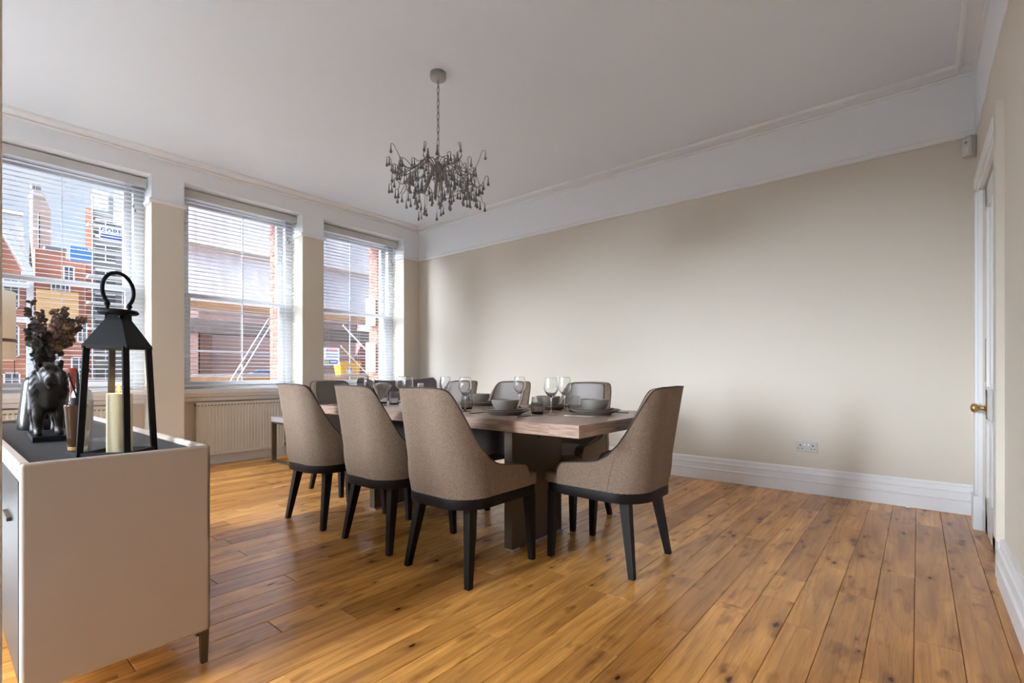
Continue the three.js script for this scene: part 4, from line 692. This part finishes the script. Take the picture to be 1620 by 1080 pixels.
board('sign_board', 'white and blue scaffold sign reading GORE on the tower', 8.40, 9.85, 11.40, 12.45, -48.3, signTexture(320, 230, (x, w, h) => { x.fillStyle = '#f4f6fb'; x.fillRect(0, 0, w, h); x.fillStyle = '#2b3fa8'; x.font = 'bold 112px sans-serif'; x.textAlign = 'center'; x.fillText('GORE', w / 2, 116, 300); x.fillRect(14, 140, w - 28, 74); x.fillStyle = '#ffffff'; for (let i = 0; i < 9; i++) x.fillRect(70 + i * 20, 166, 13, 20); }));
{ // right hand tower, turned a little away
  const h = thing('tower_block', 'tall grey tower with red brick edge and white parapet beside blue sky', 'building', [8.0, 0, -50.9], -0.22);
  part('wall', box(0.05, 5.1, -4.5, 14.2, -7, 0), std(0.19, 0.19, 0.195, 0.85), h);
  part('quoin', box(0, 0.45, -4.5, 14.2, -0.5, 0.15), redBrick, h);
  part('white_parapet', [box(0.35, 1.4, 14.2, 15.9, -4, -0.2), box(1.7, 5.1, 13.2, 16.0, -4, 0.1)], std(0.42, 0.43, 0.43, 0.8), h);
  part('vent_stack', box(1.4, 1.72, 13.6, 15.4, -2, 0.1), slate, h);
  for (let k = 0; k < 8; k++) { const y = -2 + k * 2.0; const w = part('window', [box(0.6, 1.85, y, y + 0.1, 0.0, 0.14), box(0.6, 1.85, y + 1.35, y + 1.45, 0, 0.14), box(1.2, 1.26, y, y + 1.4, 0, 0.12)], paint, h); part('pane', box(0.6, 1.85, y + 0.08, y + 1.38, 0, 0.06), glassDark, w); }
}
{ const t = thing('tower_scaffold', 'thin scaffold with pale boards and netting standing against the far tower', 'scaffold', [0, 0, -48.9]);
  for (const x of [8.1, 9.95, 11.8]) part('pole', cyl(V(x, -4.5, 0), V(x, 14.8, 0), 0.045, 0.045, 6), galv, t);
  for (let y = 0.4; y < 14; y += 2) { part('ledger', cyl(V(7.8, y + 1, 0), V(12, y + 1, 0), 0.04, 0.04, 6), galv, t); part('board', box(7.8, 12, y, y + 0.16, -0.5, 0.35), std(0.55, 0.52, 0.46, 0.9), t); }
  part('netting', box(10.05, 12.4, -4, 15.0, 0.36, 0.38), std(0.22, 0.23, 0.24, 0.9), t);
}
// scaffold across the middle and right windows
{
  const t = thing('scaffold', 'galvanised scaffold with timber boards, poles and braces behind the middle and corner windows', 'scaffold', [0, 0, -16]);
  const xs = [4.4, 6.2, 8.0, 9.9, 11.7, 13.4];
  for (const x of xs) part('pole', cyl(V(x, -4.5, 0), V(x, 7.6, 0), 0.024, 0.024, 8), galv, t);
  for (const y of [0.95, 1.65, 2.85, 4.68]) part('ledger', cyl(V(4.2, y, 0.06), V(14, y, 0.06), 0.024, 0.024, 8), galv, t);
  for (const [y, m] of [[0.70, timber], [2.92, timber], [4.70, timber]]) part('board', box(4.2, 14, y, y + (y < 1 ? 0.22 : y < 4 ? 0.2 : 0.06), -0.6, -0.04), m, t);
  part('brace', cyl(V(6.95, 2.75, 0.1), V(5.5, 0.2, 0.1), 0.024, 0.024, 8), galv, t); part('brace', cyl(V(7.12, 2.75, 0.12), V(5.67, 0.2, 0.12), 0.024, 0.024, 8), galv, t);
  part('brace', cyl(V(9.55, 2.75, 0.1), V(10.9, 1.55, 0.1), 0.03, 0.03, 8), paint, t); part('brace', cyl(V(9.45, 2.0, 0.14), V(10.7, 0.85, 0.14), 0.024, 0.024, 8), std(0.6, 0.5, 0.3, 0.6), t);
}
{ const t = thing('debris_sheeting', 'translucent white debris sheeting hung above the scaffold boards across the street', 'sheeting', [0, 0, -16.2]);
  const sh = phys(0.62, 0.63, 0.66, 0.95, { transmission: 0.10, thickness: 0 });
  for (const [y0, y1] of [[3.12, 4.66], [4.78, 8.2]]) part('sheet', grid(120, 6, (u, v) => { const x = 3.9 + u * 10.4; return [V(x, y0 + (y1 - y0) * v, 0.05 * Math.sin(x * 5.2 + v) * Math.sin(v * 3.1) + 0.02 * Math.sin(x * 17 + v * 4)), x, v]; }), sh, t);
}
{ const h = thing('shop_building', 'dark red brick building with shadowed openings behind the scaffold', 'building', [0, 0, -17.6]);
  part('wall', [box(5.2, 14, -4.5, 3.2, -3, -1.2), box(5.2, 5.5, -4.5, 3.2, -1.2, 0), box(11.9, 14, -4.5, 3.2, -1.2, 0)], std(0.40, 0.28, 0.26, 0.9), h);
  part('upper_wall', box(5.2, 14, 3.2, 9.5, -3, -1.0), std(0.5, 0.45, 0.43, 0.9), h);
  part('column', box(5.55, 5.9, -4.5, 2.7, -0.6, 0), std(0.10, 0.055, 0.04, 0.8), h);
  part('brick_wing', tri([[V(10.55, -4.5, 0.3), V(11.9, -4.5, 0.3), V(11.9, 2.3, 0.3), V(11.3, 2.3, 0.3), V(10.55, 1.0, 0.3)].slice(0, 4), [V(10.55, -4.5, 0.3), V(11.3, 2.3, 0.3), V(10.55, 1.0, 0.3)]]), darkBrick, h);
  part('fascia', box(5.2, 13, 2.3, 2.75, -0.7, 0.1), std(0.12, 0.11, 0.105, 0.8), h);
}
{ const t = thing('storage_box', 'yellow plastic box with a round white emblem on the scaffold boards', 'box', [9.94, 0.92, -16.25]);
  part('body', frustum(square(0, 0, 0, 0.36, 0.18), square(0, 0.47, 0, 0.43, 0.22)), std(0.85, 0.44, 0.02, 0.5), t);
  part('rim', box(-0.45, 0.45, 0.44, 0.5, -0.23, 0.24, 0.015), std(0.85, 0.42, 0.02, 0.5), t);
  part('emblem', [clean(cyl(V(-0.03, 0.2, 0.19), V(-0.03, 0.206, 0.215), 0.13, 0.13, 28))], paint, t); part('emblem_ring', new THREE.TorusGeometry(0.09, 0.012, 6, 28).translate(-0.03, 0.205, 0.217), std(0.12, 0.12, 0.12, 0.6), t); }
board('sign_board', 'white notice with red and blue lines of print hung on the scaffold', 8.75, 9.38, 1.30, 1.92, -15.85, signTexture(256, 250, (x, w, h) => { x.fillStyle = '#f3f4f6'; x.fillRect(0, 0, w, h); x.fillStyle = '#d65a55'; for (let i = 0; i < 7; i++) x.fillRect(60 + i * 25, 26, 18, 32); x.fillStyle = '#5b78c8'; for (let r = 0; r < 2; r++) for (let i = 0; i < 12; i++) x.fillRect(60 + i * 15, 84 + r * 36, 11, 16); x.fillStyle = '#2f4796'; x.beginPath(); x.moveTo(20, 172); x.lineTo(216, 172); x.quadraticCurveTo(246, 200, 216, 228); x.lineTo(20, 228); x.fill(); x.fillStyle = '#b9c96a'; x.fillRect(20, 180, 80, 40); x.fillStyle = '#ffffff'; for (let i = 0; i < 5; i++) x.fillRect(118 + i * 20, 188, 14, 24); }));
{ const o = part(numbered('tarpaulin'), grid(20, 6, (u, v) => [V(6.45 + u * 0.75, 1.0 + 0.13 * Math.sin(u * 3.1) * v + 0.01 * Math.sin(u * 20), -16.4 + v * 0.3)]), std(0.05, 0.22, 0.7, 0.6), scene); tag(o, 'folded blue tarpaulin lying on the lower scaffold boards', 'tarpaulin'); }
for (const [y, h, label] of [[1.02, 0.46, 'white upright block on the brick reveal outside the corner window, lower one'], [1.74, 0.42, 'white upright block on the brick reveal outside the corner window, upper one']]) { const o = part(numbered('white_block'), box(4.33, 4.415, y, y + h, -6.56, -6.42, 0.008), paint, scene); tag(o, label, 'box', 'white boxes on the brick reveal'); }  // two white upright blocks against the brick reveal

scene.traverse((o) => { if (o.isMesh) { o.castShadow = true; o.receiveShadow = true; } if (o.isLight && o.shadow) o.castShadow = true; });
renderer.render(scene, camera);
